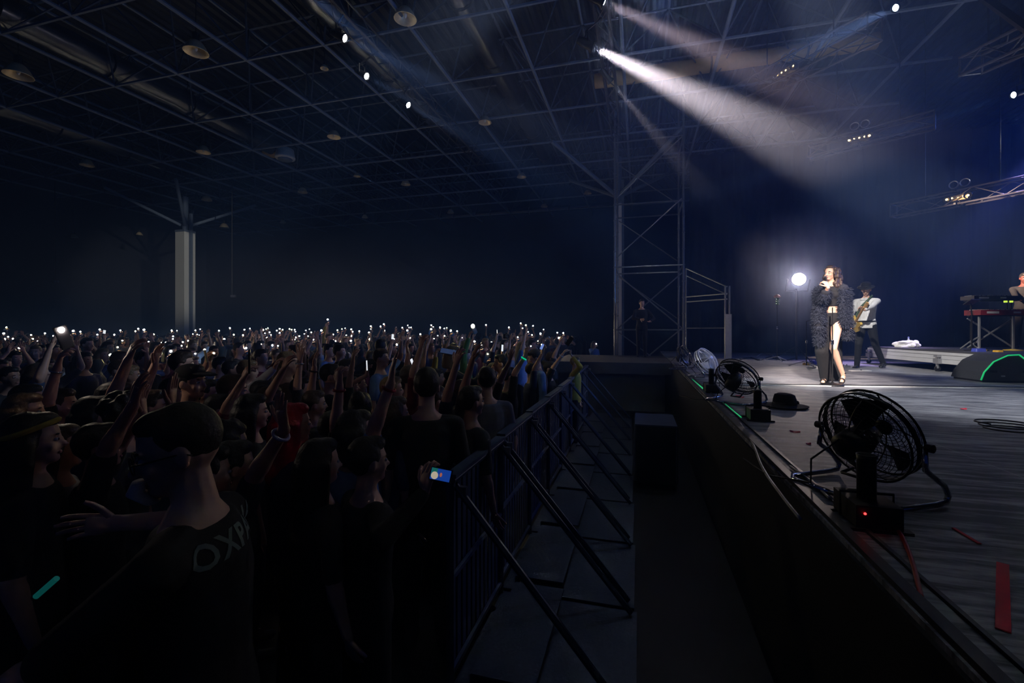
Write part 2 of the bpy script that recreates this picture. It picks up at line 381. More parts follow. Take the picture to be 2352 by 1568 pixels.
duct(-13.4, -1, 15.5, 0.33, 8.95, 'foil air duct ending at the round outlet, second from the far left wall')
duct(-19.2, -1, 14.5, 0.3, 8.95, 'foil air duct farthest from the stage, near the left column')
duct(-6.4, -1, 14.0, 0.36, 8.95, 'wrinkled foil air duct running beside the three front spotlights')
duct(-3.6, 1.5, 18.5, 0.3, 9.0, 'foil air duct with a shiny beaded edge over the middle of the hall')
duct(12.9, -1.2, 5.5, 0.2, 8.95, 'thin brown duct crossing behind the two strong beams', True, mat('ochre_pipe', (0.4, 0.28, 0.1), 0.5))
duct(24.2, -11.0, -1.5, 0.16, 8.5, 'thin duct along the far wall under the roof', True)
o = thing('duct_outlet', 'round fan outlet at the end of the foil duct', 'air outlet', P(655, 362, 17.2))
m = MB(); m.lathe([(0.22, 0.35), (0.3, 0.3), (0.34, 0.05), (0.36, 0), (0.34, -0.05)]); m.build('cowl', mat('pale_cowl', (0.6, 0.6, 0.58), 0.5), o, True)
m = MB(); m.lathe([(0.01, -0.1), (0.24, -0.1), (0.26, -0.06)]); m.build('diffuser_cone', white_steel, o, True)
m = MB(); m.tube([(-0.05, 0, 0.15), (-0.9, 0.3, 0.3)], 0.17, 10); m.build('feed_pipe', mat('ochre_pipe', (0.4, 0.28, 0.1), 0.5), o, True)

# high-bay lamps (switched off)
refl = mat('reflector', (0.75, 0.62, 0.42), 0.4, 0.5, var=0.2)
hbl = [(450, 120, 26), (931, 44, 26), (42, 174, 27), (467, 350, 15), (767, 315, 15), (1114, 282, 15), (932, 424, 11), (695, 442, 11), (475, 460, 11), (515, 523, 10),
       (92, 490, 10), (1198, 407, 11), (1035, 489, 8), (1250, 475, 8), (170, 546, 8), (200, 380, 14), (650, 512, 7), (320, 540, 7), (745, 158, 9), (838, 500, 7), (820, 405, 8), (1350, 445, 9)]
desc = ['big oval high bay lamp above the upper end of the long duct', 'big round high bay lamp between the two shiny ducts', 'oval high bay lamp at the left picture edge', 'high bay lamp under the long duct, up from the white column',
        'high bay lamp right of the round duct outlet', 'bell shaped high bay lamp near the beaded duct', 'bright high bay lamp in the middle of the hall over the raised hand', 'bell shaped high bay lamp over the torch crowd, right of the cable',
        'high bay lamp just right of the white column head', 'pale high bay lamp hanging beside the thin cable', 'high bay lamp far left beyond the column', 'flat lit high bay lamp left of the scaffold tower',
        'small high bay lamp along the far wall, middle one', 'small high bay lamp by the far wall, close to the scaffold', 'tiny high bay lamp far left, low under the roof', 'flat high bay lamp over the far left duct',
        'tiny high bay lamp right of the thin cable by the far wall', 'tiny high bay lamp left of the white column', 'small amber high bay lamp under the wrinkled duct', 'tiny lamp on the far wall line left of centre', 'small dim high bay lamp between the duct outlet and the far wall', 'dim box high bay lamp beside the scaffold leg']
lamp0 = None; rods = []
for (px, py, r), ds in zip(hbl, desc):
    Z = min(24.0, 6.25 * F / (HY - py)); p = P(px, py, Z); s = r * Z / F / 0.3
    if lamp0 is None:
        lamp0 = thing('high_bay_lamp', ds, 'ceiling lamp', p)
        m = MB(); m.lathe([(0.08, 0.3), (0.14, 0.27), (0.22, 0.16), (0.29, 0.02), (0.3, 0), (0.285, 0), (0.2, 0.14), (0.1, 0.24), (0.0, 0.25)]); m.build('reflector', refl, lamp0, True)
        m = MB(); m.lathe([(0.03, 0.5), (0.085, 0.5), (0.09, 0.3), (0.05, 0.28)]); m.build('gear_case', black_metal, lamp0)
        m = MB(); m.lathe([(0.0, 0.02), (0.035, 0.05), (0.05, 0.12), (0.03, 0.24)], n=10); m.build('bulb', mat('milk_glass', (0.7, 0.7, 0.66), 0.1), lamp0, True)
        o = lamp0
    else: o = copy_tree(lamp0); o.location = p; o['label'] = ds
    m = MB(); m.tube([(0, 0, 0.45), (0, 0, (10.17 - p.z) / s)], 0.01 / s, 4); rods.append((m, o)); o.scale = (s, s, s); o['group'] = 'high bay lamps under the roof'
for m, o in rods: m.build('suspension_rod', black_metal, o)
# cables with small boxes
for px, y0, y1, Z, ds in ((531, 405, 680, 20.0, 'thin cable hanging from the roof frame with a small box on its end'), (124, 565, 647, 21.0, 'short cable with a small box hanging far left over the crowd')):
    a = P(px, y0, Z); b = P(px + 2, y1, Z); a.z = 10.18
    o = thing('hanging_cable', ds, 'cable', b)
    m = MB(); m.tube([(0, 0, 0.05), (0, 0, a.z - b.z)], 0.02, 5); m.build('wire', black_metal, o)
    m = MB(); m.box((0.06, 0, 0), (0.2, 0.1, 0.1)); m.build('box', alu, o)

# ------------------------------------------------------------------ trusses and lamps on them
def truss(name, A, B, s, label, m_=None, seg=0.5, group=None):
    A, B = V3(A), V3(B); o = thing(name, label, 'truss', A, 0, group); d = (B - A); L = d.length; d = d / L
    x = d.cross(UP).normalized() * s / 2; y = UP * s / 2; m_ = m_ or mat('truss_tube', (0.07, 0.07, 0.085), 0.5, 0.5)
    cs = [x + y, x - y, -x - y, -x + y]
    for c in cs:
        m = MB(); m.tube([c, c + d * L], 0.024, 7); m.build('chord', m_, o)
    n = max(2, int(L / seg))
    for i in range(4):
        c0, c1 = cs[i], cs[(i + 1) % 4]; m = MB()
        for k in range(n):
            a, b = (c0, c1) if k % 2 else (c1, c0)
            m.tube([a + d * L * k / n, b + d * L * (k + 1) / n], 0.011, 5)
        m.build('lacing', m_, o)
    for e in (0, L):
        m = MB()
        for i in range(4): m.tube([cs[i] + d * e, cs[(i + 1) % 4] + d * e], 0.016, 5)
        m.build('end_frame', m_, o)
    for t in (0.25, 0.75):
        q = A + d * L * t; m = MB(); m.tube([d * L * t + y, d * L * t + V3((0, 0, 10.18 - q.z))], 0.012, 4); m.build('chain', black_metal, o)
    return o
truss('lighting_truss', HU(3.5, -5.5, 8.1), HU(15.5, -5.5, 8.1), 0.3, 'dark lighting truss over the audience carrying the row of small front spotlights', mat('truss_dark', (0.05, 0.05, 0.055), 0.45, 0.4))
truss('lighting_truss', HU(3.0, -0.7, 8.15), HU(14.6, -0.7, 8.15), 0.25, 'lighting truss along the stage front carrying the two strong beams', mat('truss_dark', (0, 0, 0)))
T1 = (P(1700, 222, 11.2), P(2010, 60, 8.4)); T2 = (P(1858, 350, 11.5), P(2147, 275, 9.9)); T3 = (P(2052, 485, 11.9), P(2400, 415, 9.5))
truss('lighting_truss', T1[0], T1[1], 0.42, 'dim lighting truss high over the stage, topmost of the three above the singer')
truss('lighting_truss', T2[0], T2[1], 0.32, 'short aluminium lighting truss over the stage, middle one of three, with a twin lamp')
truss('lighting_truss', T3[0], T3[1], 0.32, 'lowest aluminium lighting truss of three, by the right edge above the keyboard')
truss('lighting_truss', P(2230, 150, 7.5), P(2420, 60, 6.0), 0.3, 'dim lighting truss at the upper right corner under the roof')
warm = mat('warm_glow', (1, 0.8, 0.45), emit=3, ecol=(1, 0.75, 0.4)); halo = mat('lens_glass', (0.25, 0.22, 0.2), 0.2, 0.2)
def twin(p, d, ds, on=9):
    d = V3(d).normalized(); rz = math.atan2(d.y, d.x)
    o = thing('twin_stage_lamp', ds, 'stage lamp', p, rz, 'twin lamps in the trusses')
    m = MB(); m.box((0, 0, 0), (0.36, 0.16, 0.13)); m.build('housing', mat('brass_case', (0.35, 0.27, 0.13), 0.4, 0.4), o)
    for sx in (-1, 1):
        m = MB(); m.lathe([(0.05, 0), (0.075, 0.06), (0.08, 0.12), (0.068, 0.12), (0.05, 0.05)], (sx * 0.19, 0, 0.0), Euler((R(90), 0, 0)).to_matrix(), 14); l = m.build('lamp_head', black_metal, o, True)
        m = MB(); m.disc((sx * 0.19, -0.1, 0), 0.026 if on else 0.02, (0, -1, 0)); m.build('lens', warm, l)
        m = MB(); m.ring((sx * 0.1, 0, 0.34), 0.085, 0.013, Euler((R(90), 0, 0)).to_matrix(), 20, 5); m.build('clamp_ring', alu, o)
    m = MB(); m.box((0, 0, 0.0), (0.05, 0.04, 0.34)); m.box((0, 0, 0.16), (0.04, 0.46, 0.04)); m.box((0, 0, -0.16), (0.04, 0.46, 0.04)); m.build('yoke', black_metal, o)
    for i in range(3):
        m = MB(); m.disc((-0.1 + 0.1 * i, -0.082, 0.01), 0.02, (0, -1, 0)); m.build('led', warm, o)
    return o
def on_truss(T, px):
    return min((T[0].lerp(T[1], t / 200) for t in range(201)), key=lambda q: abs(CX + q.x / q.y * F - px))
twin(on_truss(T2, 1975), T2[1] - T2[0], 'gold twin lamp glowing inside the middle truss above the singer')
twin(on_truss(T3, 2203), T3[1] - T3[0], 'gold twin lamp glowing inside the lowest truss above the keyboard')
twin(on_truss(T1, 1810), T1[1] - T1[0], 'small gold twin lamp in the topmost truss above the stage', 0)

lens_w = mat('lens_white', (1, 1, 1), emit=60, ecol=(0.95, 0.97, 1.0)); lens_b = mat('lens_blue', (1, 1, 1), emit=14, ecol=(0.55, 0.75, 1.0))
def lamp(p, target, ds, r=0.085, watts=0, deg=12, col=(1, 1, 1), lens=None, blend=0.4, aim=None, hang=True, group='stage spotlights', hook=None):
    p = V3(p); t = V3(target); d = (t - p).normalized(); M = d.to_track_quat('Z', 'Y').to_matrix()
    o = thing('spotlight', ds, 'spotlight', p, 0, group)
    m = MB(); m.lathe([(0.02, -0.34), (0.8 * r, -0.33), (1.0 * r, -0.2), (1.0 * r, -0.06), (1.35 * r, -0.02), (1.35 * r, 0.015), (1.1 * r, 0.015), (1.05 * r, -0.02)], (0, 0, 0), M); m.build('housing', black_metal, o, True)
    m = MB(); m.ell(M @ V3((0, 0, -0.012)), (r * 1.06, r * 1.06, r * 0.35), M, 14, 7); m.build('lens', lens or lens_w, o, True)
    if hang:
        x = (M @ V3((1, 0, 0))); x.z = 0; x.normalize(); c = M @ V3((0, 0, -0.15))
        m = MB(); m.tube([c + x * r * 1.3, c + x * r * 1.3 + UP * 0.18, c - x * r * 1.3 + UP * 0.18, c - x * r * 1.3], 0.014, 5); m.build('yoke', black_metal, o)
        h_ = (V3(hook) - p) if hook else c + UP * (10.18 - p.z - c.z)
        m = MB(); m.tube([c + UP * 0.17, c + UP * 0.24 , h_], 0.02, 6); m.build('clamp', black_metal, o)
    if watts: spot(p + d * (0.05 + r * 0.4), aim or target, watts, deg, col, blend, r * 0.8, o)
    return o
WHITE = (1.0, 0.9, 0.85)
def foh(p): return HU(UV(p)[0], -5.5 + 0.15, 8.0)
def front(p): return HU(UV(p)[0], -0.7, 8.03)
face = (SINGER[0], SINGER[1], SL + 0.75)
p = P(792, 88, 8.6); lamp(p, P(1500, 420, 7.6), 'small white spotlight on the audience truss, uppermost of the row of three', 0.065, 2000, 9, (0.8, 0.88, 1), hook=foh(p))
p = P(842, 175, 9.85); lamp(p, face, 'small white spotlight on the audience truss, middle of the row of three', 0.065, 1200, 8, (0.8, 0.88, 1), hook=foh(p))
p = P(938, 241, 11.1); lamp(p, (5.2, 7.2, SL + 0.5), 'small white spotlight on the audience truss, lowest of the row of three', 0.065, 900, 9, (0.7, 0.82, 1), hook=foh(p))
p = P(1362, 108, 8.86); lamp(p, P(2150, 495, 9.8), 'brightest spotlight over the stage front, throwing the wide white beam', 0.085, 56000, 17, (1, 0.74, 0.6), blend=1.0, hook=front(p))
p = P(1387, 4, 7.7); lamp(p, P(2000, 290, 8.0), 'spotlight cut by the top picture edge, above the brightest one', 0.085, 9000, 13, (1, 0.66, 0.56), blend=1.0, hook=front(p))
p = P(1403, 187, 10.1); lamp(p, P(1600, 420, 11.0), 'small weak spotlight just above the scaffold leg', 0.06, 3500, 10, (1, 0.75, 0.65), hook=front(p))
lamp(P(2057, 18, 7.4), P(1900, 90, 7.0), 'small bluish spotlight near the top edge over the stage', 0.05, 900, 10, (0.4, 0.6, 1), lens_b)
lamp(P(2328, 218, 9.3), P(1850, 370, 9.5), 'bluish spotlight at the right edge throwing a thin blue beam', 0.06, 3000, 4, (0.3, 0.55, 1), lens_b)
lamp(P(690, -30, 7.6), P(1100, 300, 7.3), 'spotlight above the picture top on the audience truss', 0.085, 3000, 10, (0.8, 0.88, 1))
lamp(P(2480, 250, 9.2), P(2050, 760, 10.6), 'stage wash lamp beyond the right edge throwing purple light', 0.12, 5000, 24, (0.55, 0.42, 1), blend=1.0)
lamp((0.6, -1.5, 7.8), (SINGER[0], SINGER[1], SL + 0.6), 'unseen key spotlight added high up front, aimed at the singer', 0.12, 19000, 12, (1, 0.86, 0.84), blend=0.8)  # off-frame key lamp added to light the singer from the front
lamp((1.6, 3.6, 7.8), (8.2, 9.2, 1.5), 'unseen spotlight added above the pit for the guitarist and the riser', 0.12, 5000, 17, (0.95, 0.95, 1), blend=0.7)  # off-frame lamp added to brighten the riser front and the guitarist
lamp((7.0, 3.4, 7.8), (5.3, 4.9, SL), 'unseen wash lamp added above the stage to brighten the floor', 0.12, 2100, 34, (0.85, 0.9, 1), blend=1.0)  # off-frame lamp added to lift the stage floor
lamp((14.5, 10.0, 7.8), (6.5, 10.5, 3.0), 'added blue fill lamp upstage, unseen beyond the right edge', 0.12, 900, 70, (0.05, 0.16, 1), blend=1.0)  # unseen lamp added to tint the stage haze navy
lamp((3.2, 3.6, 7.8), HU(16.9, -21.1, 5.3), 'unseen lamp added beyond the upper edge to light the pale column', 0.12, 6000, 15, (0.85, 0.9, 1), blend=0.7)  # off-frame lamp added only to light the pale column
lamp((2.6, 7.5, 7.8), (0.2, 5.5, 0.5), 'dim blue fill lamp added unseen above the pit', 0.12, 40, 50, (0.15, 0.35, 1), blend=1.0)  # unseen lamp added to put dim blue light on the barriers
lamp((7.6, 3.9, 3.0), (-7, 15, 9.5), 'added blue uplight, unseen beyond the right edge, washing the roof', 0.12, 800, 90, (0.04, 0.25, 1), blend=1.0, hang=False)  # made-up uplight that turns the roof steel and the haze blue
lamp((0.3, 2.4, 7.8), G(1622, 866, SL) + UP * 0.3, 'invented narrow spotlight, unseen above the pit, brightening the third fan', 0.1, 900, 6, (0.85, 0.85, 1), blend=1.0)  # invented lamp, there only to brighten the fan
lamp((9.2, 5.6, 3.2), (6.0, 8.0, 10), 'added dim uplight, unseen beyond the right edge, washing the stage roof', 0.12, 160, 80, (0.7, 0.8, 1), blend=1.0, hang=False)  # unseen lamp added in place of beam spill on the roof

# big lamp on a stand behind the singer
p = P(1835, 641, 12.0); o = thing('floor_spotlight', 'dazzling white lamp on a black stand behind the singer', 'spotlight', (p.x, p.y, SL))
hz_ = p.z - SL; d = (V3((0, 0, CH)) - p).normalized(); M = d.to_track_quat('Z', 'Y').to_matrix(); c = V3((0, 0, hz_))
m = MB(); m.lathe([(0.05, -0.3), (0.14, -0.28), (0.17, -0.1), (0.18, 0.0), (0.175, 0.02), (0.155, -0.02)], c, M); m.build('housing', black_metal, o, True)
m = MB(); m.ell(c - d * 0.02, (0.165, 0.165, 0.05), M, 20, 7); m.build('lens', mat('lens_blinder', (1, 1, 1), emit=45, ecol=(1, 0.93, 0.96)), o, True)
m = MB(); m.tube([(0, 0.1, 0.0), (0, 0.1, hz_ - 0.25)], 0.025, 8); m.build('pole', black_metal, o)
m = MB(); m.tube([(-0.3, 0, hz_), (-0.3, 0.1, hz_ - 0.3), (0.3, 0.1, hz_ - 0.3), (0.3, 0, hz_)], 0.02, 6); m.build('yoke', black_metal, o)
for a in (30, 150, 270):
    m = MB(); m.tube([(0, 0.1, 0.35), (0.55 * math.cos(R(a)), 0.1 + 0.55 * math.sin(R(a)), 0.02)], 0.018, 6); m.build('leg', black_metal, o)
spot(p + d * 0.1, (0, 0, CH), 95, 170, (1.0, 0.85, 0.9), 0.3, 0.1, o)

# dark beam and speaker at the upper right corner
o = thing('steel_beam', 'black beam slanting across the upper right corner', 'beam', P(2225, -30, 6.0), kind='thing')
d = P(2420, 110, 5.2) - P(2225, -30, 6.0); m = MB(); m.loft([(V3((0, 0, 0)), UP * 0.09, d.cross(UP).normalized() * 0.07), (d, UP * 0.09, d.cross(UP).normalized() * 0.07)], 4); m.build('web', black_metal, o)
m = MB(); m.tube([d * 0.4, d * 0.4 + UP * 1.5], 0.012, 5); m.build('chain', black_metal, o)

# scaffold tower
T0 = HU(14.95, -0.76); o = thing('scaffold_tower', 'tall scaffold tower of steel tubes at the end of the stage', 'scaffold', T0, HALL)
Lx, Ly = 2.07, 1.8; tops = {(0, 0): 9.0, (1, 0): 9.6, (0, 1): 9.0, (1, 1): 9.6}
for (i, j), zt in tops.items():
    m = MB(); m.tube([(i * Lx, j * Ly, 0.05), (i * Lx, j * Ly, zt)], 0.034, 8)
    s_ = m.build('standard', steel, o)
    for z in [0.5 * k for k in range(1, int(zt / 0.5))]:
        m = MB(); m.lathe([(0.03, -0.02), (0.05, -0.006), (0.05, 0.006), (0.03, 0.02)], (i * Lx, j * Ly, z), n=8); m.build('rosette', steel, s_)
    m = MB(); m.box((i * Lx, j * Ly, 0.025), (0.15, 0.15, 0.05)); m.build('base_plate', steel, o)
for z in (0.3, 2.0, 4.0, 6.0, 8.0):
    for a, b in (((0, 0), (Lx, 0)), ((0, Ly), (Lx, Ly)), ((0, 0), (0, Ly)), ((Lx, 0), (Lx, Ly))):
        m = MB(); m.tube([(*a, z), (*b, z)], 0.026, 7); m.build('ledger', steel, o)
for z0, fl in ((0.3, 0), (2.0, 0), (2.3, 1), (4.3, 0), (6.2, 0)):
    a, b = ((0.05, -0.03, z0), (Lx - 0.05, -0.03, z0 + 1.75)) if not fl else ((Lx - 0.05, -0.03, z0 - 0.25), (0.05, -0.03, z0 + 1.5))
    m = MB(); m.tube([a, b], 0.022, 7); m.build('diagonal', steel, o)
for z0 in (0.4, 2.4, 4.4, 6.4):
    m = MB(); m.tube([(Lx - 0.05, Ly + 0.03, z0), (0.05, Ly + 0.03, z0 + 1.5)], 0.02, 6); m.build('diagonal', steel, o)
for (i, zt) in ((0, 9.0),):
    m = MB(); m.tube([(0, 0, 8.6), (0.03, 0, 8.92), (0.08, 0, 8.95), (0.1, 0, 8.85), (0.1, 0, 6.8)], 0.02, 6); m.build('ladder_rail', steel, o)
# stair rails beside the tower
q = [P(1576, 616, 13.9), P(1670, 658, 12.6)]
o = thing('stair_railing', 'low scaffold railing with a sloping handrail beside the scaffold tower', 'railing', (q[1].x, q[1].y, SL))
rel = lambda v_: v_ - V3((q[1].x, q[1].y, SL))
m = MB(); m.tube([rel(q[0]), rel(q[1])], 0.024, 6); m.build('handrail', steel, o)
m = MB(); m.tube([rel(q[0]) - UP * 0.22, rel(q[1]) - UP * 0.22], 0.018, 6); m.build('mid_rail', steel, o)
for x in (-0.05, 0.07):
    m = MB(); m.tube([(x, 0, 0), (x, 0, q[1].z - SL + 0.02)], 0.024, 6); m.build('post', steel, o)
m = MB(); m.tube([(rel(q[0]).x, rel(q[0]).y, 0), rel(q[0])], 0.024, 6); m.build('post', steel, o)
for z in (0.85, 1.65, 1.8):
    m = MB(); m.tube([(0, 0, z), (rel(q[0]).x, rel(q[0]).y, z)], 0.02, 6); m.build('rail', steel, o)
m = MB(); m.box((0.01, -0.05, 0.62), (0.17, 0.03, 1.22)); m.build('grey_wrap', mat('grey_wrap', (0.35, 0.36, 0.4), 0.6), o)
# black drape closing the stage end
drape_m = mat('drape', (0.006, 0.007, 0.012), 0.9, scale=3)
vs = []; fs = []; n = 160
for i in range(n + 1):
    v = 1.75 + 14.2 * i / n; u = 17.6 + 0.09 * math.sin(i * 1.15) + 0.03 * math.sin(i * 2.7)
    for z in (0.02, 8.3): vs += [(v, u, z), (v, u + 0.03, z)]
for i in range(n):
    a = 4 * i; b = a + 4; fs += [(a, b, b + 2, a + 2), (a + 1, a + 3, b + 3, b + 1), (a, a + 1, b + 1, b), (a + 2, b + 2, b + 3, a + 3)]
m = MB(); m.add(vs, fs); hall_obj('stage_drape', m, drape_m, 'tall black drape closing the far end of the stage', 'drape', True, 'thing')

# ------------------------------------------------------------------ stage
sm = bpy.data.materials.new('stage_floor'); sm.use_nodes = True; nt = sm.node_tree; b = nt.nodes['Principled BSDF']
tc = nt.nodes.new('ShaderNodeTexCoord'); mp = nt.nodes.new('ShaderNodeMapping'); mp.inputs['Scale'].default_value = (1.2, 9, 1)
mp.inputs['Rotation'].default_value = (0, 0, -HALL)
n1 = nt.nodes.new('ShaderNodeTexNoise'); n1.inputs['Scale'].default_value = 1.6; n1.inputs['Detail'].default_value = 8; n1.inputs['Roughness'].default_value = 0.7
n2 = nt.nodes.new('ShaderNodeTexNoise'); n2.inputs['Scale'].default_value = 0.9; n2.inputs['Detail'].default_value = 4
br = nt.nodes.new('ShaderNodeTexBrick'); br.inputs['Scale'].default_value = 1.0; br.inputs['Mortar Size'].default_value = 0.006; br.inputs['Brick Width'].default_value = 2.0; br.inputs['Row Height'].default_value = 1.0; br.offset = 0.0
br.inputs['Color1'].default_value = br.inputs['Color2'].default_value = (0, 0, 0, 1); br.inputs['Mortar'].default_value = (1, 1, 1, 1)
cr = nt.nodes.new('ShaderNodeValToRGB'); cr.color_ramp.elements[0].position = 0.45; cr.color_ramp.elements[0].color = (0.07, 0.073, 0.085, 1); cr.color_ramp.elements[1].position = 0.59; cr.color_ramp.elements[1].color = (0.32, 0.33, 0.36, 1)
mx = nt.nodes.new('ShaderNodeMix'); mx.data_type = 'RGBA'; mx.blend_type = 'SCREEN'; mx.inputs['Factor'].default_value = 0.12
ml = nt.nodes.new('ShaderNodeMath'); ml.operation = 'MULTIPLY_ADD'; ml.inputs[1].default_value = 0.75; 
lk = nt.links.new
lk(tc.outputs['Object'], mp.inputs[0]); lk(mp.outputs[0], n1.inputs['Vector']); lk(tc.outputs['Object'], n2.inputs['Vector']); lk(tc.outputs['Object'], br.inputs['Vector'])
m2 = nt.nodes.new('ShaderNodeMath'); m2.operation = 'MULTIPLY'; m2.inputs[1].default_value = 0.25; lk(n2.outputs['Fac'], m2.inputs[0])
lk(n1.outputs['Fac'], ml.inputs[0]); lk(m2.outputs[0], ml.inputs[2]); lk(ml.outputs[0], cr.inputs['Fac'])
lk(cr.outputs['Color'], mx.inputs['A']); lk(br.outputs['Color'], mx.inputs['B']); lk(mx.outputs['Result'], b.inputs['Base Color'])
b.inputs['Roughness'].default_value = 0.55; b.inputs['Specular IOR Level'].default_value = 0.25
m = MB(); m.box(*hb(-4, 18, 0.75, 15.5, 0, SL)); hall_obj('stage_floor', m, sm, 'scuffed grey stage floor on which the singer stands', 'stage')
m = MB(); m.box(*hb(-4, 18, 0.735, 0.75, 0.0, SL - 0.02)); hall_obj('stage_front', m, mat('skirt', (0.008, 0.008, 0.012), 0.9), 'black skirt along the front of the stage', 'stage skirt')
m = MB(); m.box(*hb(11.4, 14.6, -2.2, 0.73, SL - 0.28, SL)); m.box(*hb(11.6, 14.4, -2.0, 0.6, 0, SL - 0.28))
hall_obj('side_platform', m, mat('platform_grey', (0.06, 0.06, 0.065), 0.6), 'low dark platform at the far end of the pit before the scaffold', 'platform')
m = MB(); m.box(*hb(-3, 11.3, 0.76, 0.8, SL, SL + 0.02)); m.box(*hb(-3, 11.3, 0.86, 0.875, SL, SL + 0.012)); hall_obj('trim_1', m, mat('edge_metal', (0.04, 0.04, 0.045), 0.45, 0.6), 'thin metal rail along the front edge of the stage', 'edge rail')

# ------------------------------------------------------------------ things on the stage
seam_light = mat('seam_light_white', (0.85, 0.85, 0.85), 0.5)  # white colour stands in for light on a stage seam
a, b_ = G(1700, 884.5, SL), G(2420, 893.5, SL); d = (b_ - a); L_ = d.length
m = MB(); m.box((L_ / 2, 0, 0.006), (L_, 0.028, 0.012)); o = m.build('lit_seam_strip', seam_light); o.location = a; o.rotation_euler = (0, 0, math.atan2(d.y, d.x)); tag(o, 'long thin white strip painted as the lit floor seam under the singer', 'floor strip')
m = MB(); m.box((L_ / 2, 0, 0.006), (L_, 0.05, 0.012)); o = m.build('cable_cover', black_plastic); o.location = a + V3((0, 0.12, 0)); o.rotation_euler = (0, 0, math.atan2(d.y, d.x)); tag(o, 'long black cable cover just behind the white strip on the stage floor', 'cable cover')
green = mat('tape_painted_glow', (0.05, 0.5, 0.2), 0.5, emit=0.35, ecol=(0.02, 1.0, 0.3)); red_t = mat('red_tape', (0.6, 0.02, 0.03), 0.6);  # green light caught by reflective tape, put in as emission
def strip(name, p0, p1, w, m_, label, cat, lev=SL, h=0.004):
    a, b = G(*p0, lev), G(*p1, lev); d = b - a
    mb = MB(); mb.box((d.length / 2, 0, h / 2 + 0.001), (d.length, w, h)); o = mb.build(name, m_); o.location = a; o.rotation_euler = (0, 0, math.atan2(d.y, d.x)); return tag(o, label, cat)
strip('marking_tape', (1588, 871), (1610, 889), 0.03, green, 'short green tape with painted glow on the stage edge below the bright fan', 'tape')
strip('marking_tape', (1611, 890), (1624, 902), 0.03, green, 'small green tape dash with painted glow right after the first one', 'tape')
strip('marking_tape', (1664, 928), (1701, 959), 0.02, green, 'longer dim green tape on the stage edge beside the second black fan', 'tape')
strip('marking_tape', (2303, 1296), (2304, 1450), 0.03, red_t, 'long red tape stripe in the lower right corner', 'tape')
strip('marking_tape', (2190, 1214), (2250, 1250), 0.012, red_t, 'faint thin red tape line below the big fan', 'tape')
def petal(px, py, s, rz, label):
    mb = MB(); vs = []
    for i in range(5):
        t = i / 4 - 0.5
        for w in (-1, 1): vs.append((t * s, w * s * 0.28 * (1 - abs(t) * 1.4), 0.006 + 0.02 * t * t + 0.003 * w)); vs.append((t * s, w * s * 0.28 * (1 - abs(t) * 1.4), 0.003 + 0.02 * t * t + 0.003 * w))
    fs = []
    for i in range(4):
        k = 4 * i; fs += [(k, k + 4, k + 6, k + 2), (k + 1, k + 3, k + 7, k + 5)]
    mb.add(vs, fs); o = mb.build('confetti_piece', mat('red_paper', (0.7, 0.02, 0.04), 0.5)); o.location = G(px, py, SL); o.rotation_euler = (0, 0, R(rz)); tag(o, label, 'confetti', 'red confetti on the stage')
petal(2213, 940, 0.07, 5, 'red confetti scrap alone on the bright stage floor right of the big fan')
petal(1826, 993, 0.07, -35, 'red confetti scrap on the dark floor left of the big fan')
petal(1857, 1021, 0.04, 10, 'tiny dull red confetti scrap closest to the big fan cage')
petal(1695, 909, 0.055, -20, 'red confetti scrap under the second black fan, left one of two')
petal(1704, 913, 0.05, -15, 'red confetti scrap under the second black fan, right one of two')

